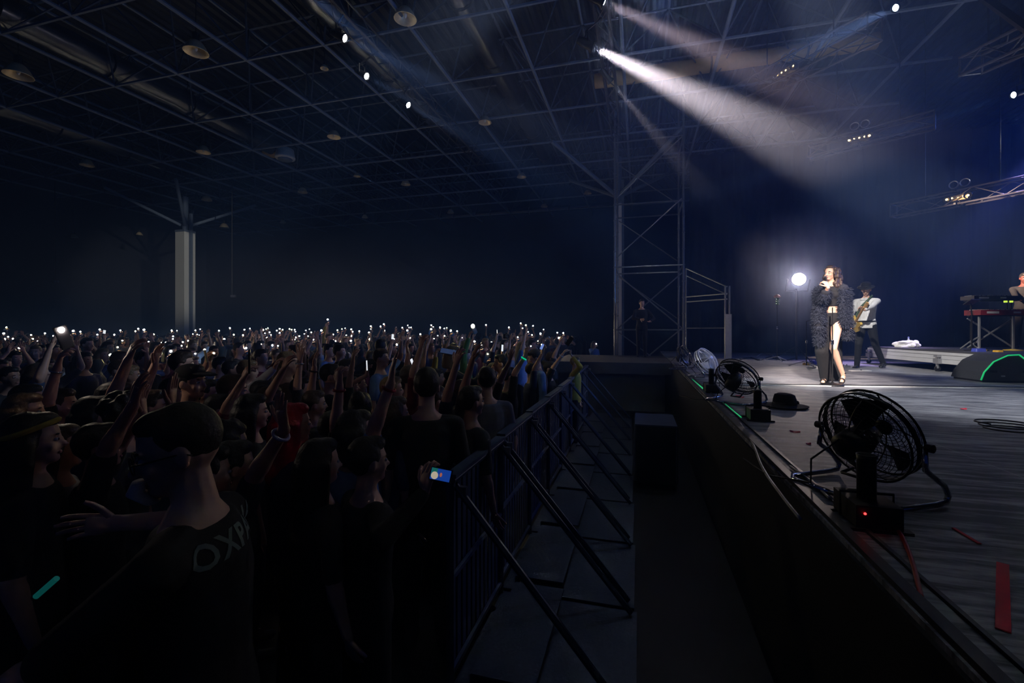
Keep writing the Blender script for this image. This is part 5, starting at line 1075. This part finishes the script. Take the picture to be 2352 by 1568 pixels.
T1_ = [(68,238,0),(38,302,1),(85,338,0),(52,362,1),(135,357,0),(162,397,0),(200,458,1),(328,318,0),(347,358,0),(390,380,0),(475,300,0),(545,388,0),(630,265,3),(773,275,1),(850,284,0),(608,463,1),(562,328,-1),(1055,260,0),(1037,287,0),(1030,315,0),(1057,335,0),(1080,405,0),(1210,315,0),(1274,270,0),(1272,288,0),(1250,378,0),(1295,378,0),(1242,448,0),(1168,530,2),(1463,253,0),(1433,278,0),(1523,263,1),(1628,312,0),(1572,390,0),(1663,513,2),(1817,270,0),(1873,273,-1),(1833,332,0),(1830,360,0),(1713,400,1),(1755,398,0),(1727,456,0),(1805,490,1),(1834,443,-1),(1890,500,0),(1922,432,0),(1935,393,0),(1990,380,0),(2050,408,0),(2070,270,0),(2118,258,-1),(2042,308,-1),(2088,312,-1),(2112,320,-1),(2217,413,1),(2065,517,0)]
T2_ = [(243,273,0),(360,245,0),(513,262,0),(571,250,-1),(300,362,1),(400,315,0),(498,320,0),(404,368,0),(423,434,2),(528,456,1),(618,387,1),(683,418,1),(712,264,0),(743,255,-1),(762,247,-1),(730,300,-1),(778,290,0),(793,318,0),(748,345,0),(783,362,1),(856,272,0),(886,253,0),(917,262,0),(885,297,0),(867,434,0),(808,428,1),(990,255,0),(1012,262,-1),(1045,262,0),(1052,283,-1),(1057,345,0),(1048,365,-1),(1093,330,0),(1165,270,-1),(1202,257,-1),(1148,307,-1),(1220,291,0),(1187,331,-1),(1243,368,0),(1327,270,1),(1373,250,-1),(1395,154,0),(1330,375,1),(1404,364,1),(1453,313,0),(1497,268,0),(1545,255,-1),(1580,247,-1),(1592,320,-1),(1645,258,0),(1660,285,0),(1645,328,1),(1457,372,0),(1478,382,0),(1580,384,0),(1640,380,1),(1560,412,1),(1730,278,0),(1852,225,0),(1852,255,-1),(1832,292,0),(1840,363,1),(1955,228,0),(1990,204,0),(1997,272,0),(2125,420,1),(2100,360,-1)]
T3_ = [(110,241,0),(168,217,-1),(182,240,-1),(202,238,-1),(161,270,1),(192,350,0),(300,310,0),(417,215,0),(438,232,-1),(413,257,1),(509,238,0),(556,250,-1),(581,243,-1),(486,326,-1),(557,328,0),(445,360,0),(620,272,1),(690,278,0),(740,345,0),(852,225,3),(997,212,0),(873,387,1),(945,430,1),(1052,397,1),(1097,370,0),(1238,239,0),(1243,395,0),(1007,520,-1),(1365,195,0),(1419,215,0),(1385,247,0),(1496,222,0),(1333,343,0),(1442,285,-1),(1483,318,0),(1574,304,1),(1607,260,0),(1546,382,-1),(1517,430,-1),(1470,437,-1),(1657,380,1),(1752,293,0),(1767,350,1),(1815,297,0),(1978,300,1),(1985,332,0),(1860,497,1),(1910,527,0),(1830,595,-1),(1585,420,0),(2165,413,-1)]
torches = [(x / 4.612 + x0, 700 + y / 4.612, c) for x0, T in ((0, T1_), (450, T2_), (900, T3_)) for x, y, c in T]
torches.sort()
ZONES = [(56, 'at the left edge'), (130, 'left of the yellow starry torch'), (200, 'around the yellow starry torch'), (262, 'left of the gold-lit forearm'), (300, 'above the gold-lit forearm'), (352, 'left of the flat hand'), (388, 'above the flat hand'),
         (411, 'left of the white column foot'), (452, 'around the white column foot'), (520, 'above the baseball cap'), (563, 'below the hanging cable'), (597, 'left of the yellow finger'), (628, 'right of the yellow finger'), (672, 'left of the spread hand'), (702, 'above the spread hand'), (736, 'left of the highest torch'),
         (768, 'right of the highest torch'), (800, 'above the clenched fist'), (850, 'right of the clenched fist'), (888, 'by the tall man'), (926, 'left of the longest arm'), (972, 'right of the longest arm'), (1012, 'above the tilted lit phone'), (1062, 'left of the green sleeve'), (1110, 'around the green sleeve'),
         (1160, 'left of the black camera'), (1198, 'right of the black camera'), (1222, 'above the blue shirt'), (1258, 'right of the blue shirt'), (1296, 'near the barrier end'), (1345, 'above the yellow jacket'), (9999, 'by the scaffold tower')]
ORD = ['first', 'second', 'third', 'fourth', 'fifth', 'sixth', 'seventh', 'eighth', 'ninth', 'tenth', 'eleventh', 'twelfth']
SIZE = {-1: 'tiny', 0: 'small', 1: 'bright', 2: 'large', 3: 'huge'}
zone_of = lambda x: next(z for lim, z in ZONES if x < lim)
count = {}
for x, y, c in torches: count[zone_of(x)] = count.get(zone_of(x), 0) + 1

# figures of the crowd: a few bodies, copied with their own clothes, size and place
KIND = []
def proto(**kw):
    root, hd, sh, k = person('x', (0, 0, 0), (0, 1), 1.74, world=False, vox=0.0185, face_detail=True, **kw)
    return root, sh
def add_kind(hand_side, tip, **kw):
    root, sh = proto(**kw); e, w = sh[hand_side][1], sh[hand_side][2]; d = V3(tip).normalized(); KIND.append((root, w + d * 0.17, w, hand_side))
U_ = V3((0, 0, 1))
add_kind(1, (0.02, 0.1, 1), wr=(0.2, 0.16, 1.86), pole_r=(1, 0.3, -0.2), curl_r=55, style='short', dir_r=(0.02, 0.1, 1), shirt='black')
add_kind(1, (0, 0.15, 1), wr=(0.2, 0.26, 1.68), pole_r=(1, 0, -0.6), curl_r=55, style='long', dir_r=(0, 0.15, 1), wl=(-0.2, 0.24, 1.6), pole_l=(-1, 0, -0.6), dir_l=(0, 0.15, 1), curl_l=20, shirt='grey')
add_kind(1, (0, 0.2, 1), wr=(0.2, 0.36, 1.47), pole_r=(0.7, -0.1, -1), curl_r=55, style='bob', dir_r=(0, 0.2, 1), shirt='navy', sleeve=1.0)
add_kind(-1, (0, 0.1, 1), wl=(-0.24, 0.16, 1.84), pole_l=(-1, 0.2, -0.2), curl_l=55, style='bun', dir_l=(0, 0.1, 1), wr=(0.24, 0.2, 1.8), dir_r=(0, 0.1, 1), pole_r=(1, 0.2, -0.2), curl_r=10, shirt='burgundy', sleeve=0.3)
add_kind(-1, (-0.1, 0.15, 1), wl=(-0.22, 0.3, 1.56), pole_l=(-1, 0, -0.7), curl_l=55, style='short', dir_l=(-0.1, 0.15, 1), shirt='charcoal', hair=1)
add_kind(1, (0.1, 0.05, 1), wr=(0.25, 0.1, 1.94), pole_r=(1, 0.3, 0), curl_r=50, style='short', dir_r=(0.1, 0.05, 1), shirt='white', hair=2, wl=(-0.25, 0.2, 1.1))
NO_PHONE = []
for kw in (dict(style='short'), dict(style='long', hair=1, wr=(0.2, 0.14, 1.86), pole_r=(1, 0.3, -0.2), curl_r=8, shirt='grey'), dict(style='bob', wr=(0.1, 0.2, 1.82), wl=(-0.1, 0.2, 1.82), pole_r=(1, 0.3, -0.2), pole_l=(-1, 0.3, -0.2), dir_r=(-0.3, 0, 1), dir_l=(0.3, 0, 1), curl_r=12, curl_l=12, shirt='burgundy'), dict(style='short', hair=1, wl=(-0.2, 0.2, 1.82), pole_l=(-1, 0.2, -0.3), curl_l=10, shirt='charcoal')):
    NO_PHONE.append(proto(**kw)[0])
first = set()
shirts = ['black', 'black', 'charcoal', 'navy', 'grey', 'white', 'burgundy', 'denim', 'brown', 'blue']; skins = [skinA, skinA, skinB, skinC]
def place(rt, loc, rz, s, label, group):
    if rt.name not in first: first.add(rt.name); o = rt
    else: o = copy_tree(rt)
    o.location = loc; o.rotation_euler = (0, 0, rz); o.scale = (s, s, s); o['label'] = label; o['group'] = group
    own = o.name != rt.name
    for ch in o.children:
        b0 = ch.name.split('.')[0]
        m_ = {'body': rnd.choice(skins), 'shirt': cloth(rnd.choice(shirts)), 'trousers': cloth(rnd.choice(['black', 'denim', 'charcoal'])), 'hair': HAIR[rnd.choice([0, 0, 0, 1, 1, 2])]}.get(b0)
        if m_ and own: ch.material_slots[0].link = 'OBJECT'; ch.material_slots[0].material = m_
    return o
def torch_z(x, y, c, rr):
    d = (HY - y) / F
    if d > 0.003: hi = min(20.5, 0.36 / d); Z = hi * rr.uniform(0.8, 1.0) if c < 1 else hi * rr.uniform(0.6, 0.8)
    elif d > -0.006: Z = rr.uniform(12, 20) if c < 1 else rr.uniform(9, 12)
    else: Z = min(18, 0.42 / -d) * rr.uniform(0.72, 1.0)
    return max(Z, 4.6)
seen = {}
FIXED = {(136.6, 3): 2.86, (1084.7, 3): 6.7}
for x, y, c in torches:
    zn = zone_of(x); seen[zn] = seen.get(zn, 0) + 1
    od = f'{ORD[seen[zn] - 1]} of {count[zn]} from left' if count[zn] > 1 else 'alone'
    lab = f'{SIZE[c]} phone torch {zn}, {od}'; r = {-1: 0.01, 0: 0.015, 1: 0.021, 2: 0.028, 3: 0.034}[c]
    fx = next((v for (a, b_), v in FIXED.items() if abs(a - x) < 0.6 and b_ == c), None)
    best = None
    for t in range(60):
        Z = fx or torch_z(x, y, c, rnd)
        p = P(x, y, Z); u, v = UV(p)
        if x > 1340: Z = 15.8; p = P(x, y, Z); v = -9
        lim = -1.55 if u < 11 else -2.6
        if x < 1340 and (v > lim or u > 24.6 or v < -29): continue
        if fx: best = (p, None); break
        opts = [(abs(p.z / q[1].z - 1), i) for i, q in enumerate(KIND)]; opts.sort(); cand = [o_ for o_ in opts if o_[0] < 0.085] or opts[:1]
        i = rnd.choice(cand)[1]; rt, hl, w, sd_ = KIND[i]; s = min(1.1, max(0.86, p.z / hl.z)); f = to_stage(p); f = (f + V3((rnd.uniform(-.35, .35), rnd.uniform(-.35, .35), 0))).normalized()
        rz = math.atan2(-f.x, f.y); loc = p - Matrix.Rotation(rz, 3, 'Z') @ (hl * s); loc.z = 0
        if taken(loc, 0.19) and t < 55: continue
        best = (p, (i, loc, rz, s)); break
    if best is None: continue
    p, pl = best; n = ((V3((0, 0, CH)) - p).normalized() * 0.7 + to_stage(p) * 0.5)
    lm = LY if (c >= 2 and rnd.random() < 0.6) or rnd.random() < 0.14 else (LO if rnd.random() < 0.15 else LW)
    rad = r * min(1.5, max(0.75, p.y / 12)) if c < 3 else r * (0.55 if p.y < 4 else 0.9)
    phone(p + n.normalized() * 0.02, n, rnd.uniform(-0.5, 0.5), lm, round(rad, 3), lab, 'phones with lit torches')
    if pl:
        i, loc, rz, s = pl; PEOPLE.append((loc.x, loc.y, 0.19))
        place(KIND[i][0], loc, rz, s, f'person holding the {SIZE[c]} torch {zn}, {od}', 'people holding lit phones')
# phones with a bright screen, a camera, sticks
scr_b = mat('screen_blue', (0.02, 0.03, 0.1), 0.2, emit=0.55, ecol=(0.25, 0.4, 1.0), var=0.9, scale=30); scr_w = mat('screen_white', (0.1, 0.1, 0.1), 0.2, emit=0.9, ecol=(0.85, 0.9, 1.0)); scr_m = mat('screen_mixed', (0.02, 0.05, 0.1), 0.2, emit=0.08, ecol=(0.25, 0.4, 1.0))
sphone(P(1030, 807, 5.45), 0.062, 'tilted phone with a blue lit screen above the yellow sleeve', (0, -1, 0.6), R(101), scr_m, h=0.19)
sphone(P(1154, 799, 6.3), 0.03, 'phone showing white lines of text above the dark haired woman in profile', (-0.6, -0.8, 0), R(4), scr_w, h=0.09)
sphone(P(843, 839, 4.6), 0.028, 'narrow white lit phone edge right of the fist', (-0.8, -0.6, 0), R(-8), scr_w, h=0.1)
sphone(P(947, 831, 4.9), 0.035, 'small white lit screen left of the head of the broad man in black', (-0.5, -0.8, 0), R(-30), scr_w, h=0.07)
sphone(P(1245, 796, 6.2), 0.04, 'phone with a violet white screen behind the head of the man in light blue', (-0.5, -0.8, 0.2), R(20), scr_b, h=0.08)
sphone(P(902, 773, 8.2), 0.045, 'pale phone held up by a hand left of the longest bare arm', (-0.2, -1, 0), R(5), scr_w, h=0.09)
sphone(P(1088, 762, 8.8), 0.04, 'faint blue phone right of the bright starry torch', (0, -1, 0), R(-20), scr_m, h=0.08)
sphone(P(1142, 761, 9.0), 0.022, 'slim white glowing phone edge between the green sleeve and the camera', (-0.9, -0.5, 0), R(-10), scr_w, h=0.07)
sphone(P(240, 762, 9.0), 0.05, 'pale phone screen above the lit man in profile', (0, -1, 0), R(10), scr_w, h=0.07)
sphone(P(572, 830, 2.95), 0.02, 'black phone held edge-on, standing dark against the torches', (-0.95, -0.3, 0), 0, case_m, h=0.15)
sphone(P(705, 832, 3.6), 0.014, 'dark phone seen edge-on right of the shiny wristband', (-0.95, -0.3, 0), R(8), case_m, h=0.12)
sphone(P(1308, 783, 6.5), 0.06, 'dark phone in the fist of the woman at the barrier end', (-0.3, -1, 0), R(35), case_m, h=0.13)
for x_, y_, Z_, lb in ((1154, 799, 6.3, 'person holding the phone with white lines of text'), (902, 773, 8.2, 'person holding the pale phone left of the longest arm'), (1088, 762, 8.8, 'person holding the faint blue phone by the green sleeve'), (1142, 761, 9.0, 'person holding the slim white glowing phone'),
                       (240, 762, 9.0, 'person holding the pale phone screen above the lit profile'), (1245, 796, 6.2, 'person holding the violet white phone screen behind the blue shirt'), (843, 839, 4.6, 'person holding the narrow white lit phone'), (947, 831, 4.9, 'person holding the small white lit screen by the broad man')):
    q = F / Z_; arm_person((x_ - 0.1 * q, y_ + 0.36 * q), (x_, y_ + 0.1 * q), (x_, y_), Z_ + 0.03, 1, lb, hair=rnd.choice([0, 0, 1]), shirt=rnd.choice(['black', 'navy', 'charcoal']), skin=rnd.choice([skinA, skinB]), curl=55, vox=0.014)
# a phone filming low by the barrier: screen picture of the stage
o = thing('smartphone', 'phone held low by the barrier showing the blue stage picture', 'phone', P(1012, 1090, 1.75)); o.rotation_euler = (R(-18), R(8), R(-10))
m = MB(); m.box((0, 0.005, 0), (0.085, 0.01, 0.048)); m.build('case', case_m, o)
m = MB(); m.box((0, -0.001, 0), (0.078, 0.002, 0.042)); s_ = m.build('screen', mat('screen_stage', (0.02, 0.06, 0.3), 0.2, emit=0.3, ecol=(0.02, 0.12, 0.75)), o)
m = MB(); m.box((-0.026, -0.0025, 0.004), (0.024, 0.001, 0.034)); m.build('green_patch', mat('screen_teal', (0.02, 0.3, 0.3), emit=0.12, ecol=(0.05, 0.7, 0.6)), s_)
m = MB(); m.lathe([(0.006, 0), (0.014, 0), (0.014, 0.001), (0.006, 0.001)], (-0.022, -0.0035, -0.006), Euler((R(90), 0, 0)).to_matrix(), 18); m.build('pale_ring', mat('screen_cream', (0.6, 0.5, 0.4), emit=0.4, ecol=(1, 0.85, 0.65)), s_)
m = MB(); m.ell((0.002, -0.003, 0.0), (0.005, 0.001, 0.008)); m.build('red_spot', mat('screen_red', (0.5, 0.1, 0.1), emit=0.3, ecol=(1, 0.3, 0.2)), s_)
r_ = arm_person((958, 1195), (975, 1130), (985, 1075), 1.78, 1, 'person low at the barrier whose hand holds the phone with the stage picture', face=(0.6, 0.5), up_dir=(-0.5, 0.3, -0.6), hair=0, shirt='black', sleeve=1.0, skin=skinA, curl=40, vox=0.01)
o = thing('compact_camera', 'black camera held up over the crowd, left of the pale man in profile', 'camera', P(1163, 772, 8.5), 0.2)
m = MB(); m.loft([((-0.065, 0, 0), (0, 0.03, 0), (0, 0, 0.045)), ((0.065, 0, 0), (0, 0.028, 0), (0, 0, 0.042))], 16, 0.4); m.build('body', black_plastic, o)
m = MB(); m.lathe([(0.04, 0.02), (0.042, 0.1), (0.034, 0.105), (0.02, 0.09)], (0.01, 0, 0), Euler((R(90), 0, 0)).to_matrix(), 18); m.build('lens', black_plastic, o, True)
m = MB(); m.box((0.0, 0, 0.052), (0.04, 0.03, 0.02)); m.build('viewfinder', black_plastic, o)
for i, (pa, pb, Z, lab) in enumerate((((476, 832), (470, 803), 3.35, 'pale stick held upright right of the baseball cap'), ((481, 828), (491, 811), 3.4, 'short stick with a small light, tilted right of the upright stick'))):
    a, b_ = P(*pa, Z), P(*pb, Z); o = thing('light_stick', lab, 'stick', a); m = MB(); m.tube([(0, 0, 0), b_ - a], 0.008, 8); m.build('tube', mat('stick_amber', (0.5, 0.42, 0.2), 0.4), o)
    m = MB(); m.ell(b_ - a, (0.009, 0.009, 0.009), None, 8, 5); m.build('tip', mat('stick_tip', (1, 0.9, 0.7), emit=3), o)
a, b_ = P(82, 1370, 0.95), P(130, 1328, 0.95); o = thing('glow_band', 'teal glowing strip low in the dark lower left corner', 'glow stick', a)
m = MB(); m.tube([(0, 0, 0), b_ - a], 0.006, 10); m.build('tube', mat('teal_glow', (0.02, 0.3, 0.3), 0.4, emit=0.05, ecol=(0.03, 0.75, 0.7), var=0.7, scale=40), o)
m = MB(); m.tube([(a - b_) * 0.06, (a - b_) * -0.02], 0.007, 10); m.build('end_cap', black_plastic, o)

# ------------------------------------------------------------------ the rest of the crowd
n_dark = 0; kindlab = {0: 'dim crowd person with arms down, seen between lit phone holders', 1: 'dim crowd person with one bare hand raised and no phone', 2: 'dim crowd person clapping both hands overhead without a phone', 3: 'dim crowd person lifting the left hand without a phone'}
tries = 0
while n_dark < 82 and tries < 6000:
    tries += 1; Z = rnd.choice([rnd.uniform(2.6, 7), rnd.uniform(4, 10), rnd.uniform(8, 16)]); px = rnd.uniform(-20, 1300); loc = V3(((px - CX) / F * Z, Z, 0)); u, v = UV(loc)
    if v > (-1.6 if u < 11 else -2.4) or taken(loc, 0.24): continue
    PEOPLE.append((loc.x, loc.y, 0.2)); f = (to_stage(loc) + V3((rnd.uniform(-.3, .3), rnd.uniform(-.3, .3), 0))).normalized(); i = rnd.choice([0, 0, 0, 1, 2, 3]) if Z > 4 else 0
    place(NO_PHONE[i], loc, math.atan2(-f.x, f.y), rnd.uniform(0.9, 1.03), kindlab[i], 'crowd people without phones ' + str(i)); n_dark += 1
# the far crowd beyond those: one mass of heads and shoulders
m = MB(); rr = random.Random(11); far_n = 0
for _ in range(2600):
    u, v = rr.uniform(5, 24.6), rr.uniform(-28.5, -2.7); p = HU(u, v)
    if p.y < 4 or taken(p, 0.33) or (u - 16.9) ** 2 + (v + 21.1) ** 2 < 0.8 or (u - 17.35) ** 2 + (v + 0.76) ** 2 < 1: continue
    PEOPLE.append((p.x, p.y, 0.15)); h = rr.uniform(1.55, 1.8); a = rr.uniform(0, 6.28); M = Matrix.Rotation(a, 3, 'Z'); x = M @ V3((1, 0, 0)); far_n += 1
    y_ = M @ V3((0, 1, 0)); m.loft([(p, x * 0.13, y_ * 0.1), (p + UP * (h - 0.8), x * 0.17, y_ * 0.11), (p + UP * (h - 0.32), x * 0.2, y_ * 0.11), (p + UP * (h - 0.26), x * 0.12, y_ * 0.07), (p + UP * (h - 0.2), x * 0.05, y_ * 0.05), (p + UP * (h - 0.16), x * 0.06, y_ * 0.07), (p + UP * (h - 0.1), x * 0.075, y_ * 0.09), (p + UP * (h - 0.02), x * 0.05, y_ * 0.06)], 8)
o = m.build('crowd', cloth('charcoal'), None, True); tag(o, 'dark mass of people filling the hall between the lit phone holders', 'crowd', None, 'stuff')

# ------------------------------------------------------------------ crowd barriers along the pit
def barrier(U, label):
    V = -1.02 - 0.02 * (U - 3) ; o = thing('crowd_barrier', label, 'barrier', HU(U, V), HALL, 'crowd barriers along the pit')
    w = 1.0
    m = MB(); m.tube([(0, 0.03, 1.17), (0, w - 0.03, 1.17)], 0.03, 8); m.box((0.0, w / 2, 1.19), (0.07, w - 0.06, 0.02)); m.build('top_rail', barrier_m, o)
    m = MB()
    for y in (0.03, w - 0.03): m.tube([(0, y, 0.03), (0, y, 1.17)], 0.024, 6)
    m.tube([(0, 0.03, 0.1), (0, w - 0.03, 0.1)], 0.02, 6); m.tube([(0, 0.03, 0.62), (0, w - 0.03, 0.62)], 0.018, 6); m.build('frame', barrier_m, o)
    m = MB()
    for i in range(11): y = 0.1 + 0.08 * i; m.box((-0.01, y, 0.62), (0.004, 0.05, 1.02))
    m.build('slat_panel', barrier_m, o)
    for y in (0.06, w - 0.06):
        m = MB(); m.tube([(0.02, y, 1.13), (0.95, y, 0.05)], 0.02, 6); m.build('brace', barrier_m, o)
        m = MB(); m.box((0.06, y, 1.1), (0.05, 0.03, 0.06)); m.build('hinge', steel, o)
    m = MB(); m.box((0.5, w / 2, 0.025), (0.98, w - 0.02, 0.014)); m.box((0.3, w / 2, 0.12), (0.36, w - 0.06, 0.012)); m.box((0.12, w / 2, 0.07), (0.012, w - 0.06, 0.1)); m.build('foot_plate', mat('tread_plate', (0.1, 0.12, 0.16), 0.5, 0.4, bump=0.3, scale=50), o)
pos = ['closest to the camera', 'second from the camera', 'third from the camera', 'fourth from the camera', 'fifth from the camera', 'sixth from the camera', 'seventh from the camera', 'at the far end of the row']
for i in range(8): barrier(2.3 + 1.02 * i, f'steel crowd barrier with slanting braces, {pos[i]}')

# small things down in the pit
o = thing('flight_case', 'black case with metal corners standing in the dark pit against the stage', 'case', HU(6.4, 0.2), HALL)
m = MB(); m.box((0, 0, 0.42), (0.5, 0.8, 0.72)); m.build('body', black_plastic, o)
for sx in (-1, 1):
    for sy in (-1, 1):
        m = MB(); m.tube([(sx * 0.25, sy * 0.4, 0.08), (sx * 0.25, sy * 0.4, 0.78)], 0.014, 5); m.build('corner_edge', steel, o)
        m = MB(); m.lathe([(0.04, -0.015), (0.045, 0), (0.04, 0.015)], (sx * 0.2, sy * 0.33, 0.04), Euler((0, R(90), 0)).to_matrix(), 12); m.build('castor', black_plastic, o)
m = MB(); m.box((0, 0, 0.79), (0.51, 0.81, 0.02)); m.build('lid', mat('lid_blue', (0.05, 0.07, 0.13), 0.5), o)

# ------------------------------------------------------------------ thin stage haze filling the hall
hm_ = bpy.data.materials.new('stage_haze'); hm_.use_nodes = True; nt = hm_.node_tree
for n_ in list(nt.nodes): nt.nodes.remove(n_)
vs_ = nt.nodes.new('ShaderNodeVolumeScatter'); vs_.inputs['Color'].default_value = (0.2, 0.4, 1.0, 1); vs_.inputs['Density'].default_value = 0.008; vs_.inputs['Anisotropy'].default_value = 0.2
ou = nt.nodes.new('ShaderNodeOutputMaterial'); nt.links.new(vs_.outputs[0], ou.inputs['Volume'])
m = MB(); m.box(*hb(-7, 26.5, -31, 17, -0.6, 11)); o = hall_obj('stage_haze', m, hm_, 'thin haze filling the hall and showing the light beams', 'haze', kind='stuff')
def haze_bank(p, r_3, dens, label, noise=0.8):
    hb_ = bpy.data.materials.new('haze_bank'); hb_.use_nodes = True; nt = hb_.node_tree
    for n_ in list(nt.nodes): nt.nodes.remove(n_)
    v_ = nt.nodes.new('ShaderNodeVolumeScatter'); v_.inputs['Color'].default_value = (0.6, 0.7, 1.0, 1); v_.inputs['Anisotropy'].default_value = 0.2
    tc = nt.nodes.new('ShaderNodeTexCoord'); gr = nt.nodes.new('ShaderNodeTexGradient'); gr.gradient_type = 'SPHERICAL'; nz = nt.nodes.new('ShaderNodeTexNoise'); nz.inputs['Scale'].default_value = 3.5; nz.inputs['Detail'].default_value = 2
    m1 = nt.nodes.new('ShaderNodeMath'); m1.operation = 'MULTIPLY'; m1.inputs[1].default_value = dens
    m2 = nt.nodes.new('ShaderNodeMath'); m2.operation = 'MULTIPLY_ADD'; m2.inputs[1].default_value = noise * 2; m2.inputs[2].default_value = 1 - noise
    m3 = nt.nodes.new('ShaderNodeMath'); m3.operation = 'MULTIPLY'; m3.use_clamp = False
    nt.links.new(tc.outputs['Object'], gr.inputs['Vector']); nt.links.new(tc.outputs['Object'], nz.inputs['Vector'])
    nt.links.new(gr.outputs['Fac'], m1.inputs[0]); nt.links.new(nz.outputs['Fac'], m2.inputs[0]); nt.links.new(m1.outputs[0], m3.inputs[0]); nt.links.new(m2.outputs[0], m3.inputs[1])
    nt.links.new(m3.outputs[0], v_.inputs['Density'])
    ou = nt.nodes.new('ShaderNodeOutputMaterial'); nt.links.new(v_.outputs[0], ou.inputs['Volume'])
    m = MB(); m.ell((0, 0, 0), (1, 1, 1), None, 20, 12); o = m.build('haze_bank', hb_, None, True); o.location = p; o.scale = r_3; o.rotation_euler = (0, 0, HALL); tag(o, label, 'haze', None, 'stuff')
haze_bank(HU(8.4, 1.6, 7.3), (5.8, 4.8, 3.2), 0.06, 'smoky bank of haze under the roof around the strong beams')
haze_bank(HU(10.0, -3.4, 8.0), (2.6, 4.5, 1.9), 0.03, 'faint bank of haze before the row of audience spotlights')
haze_bank(HU(14.0, -11.0, 3.5), (9.4, 10.0, 1.35), 0.011, 'low veil of haze glowing over the crowd with its torches', 0.3)
haze_bank(P(1835, 641, 11.85), (1.9, 1.9, 1.9), 0.13, 'small cloud of haze added to give the dazzling lamp its halo', 0.2)  # extra haze added as the lamp's halo, without more lamp power
for q_ in [q[0] for q in KIND] + NO_PHONE:                     # a body that nobody in the crowd got
    if q_['label'] == 'x':
        for c_ in list(q_.children) + [q_]: bpy.data.objects.remove(c_)
strip_tmp()
print('people', len([o for o in bpy.data.objects if o.get('category') == 'person']), 'far', far_n, 'objects', len(bpy.data.objects))
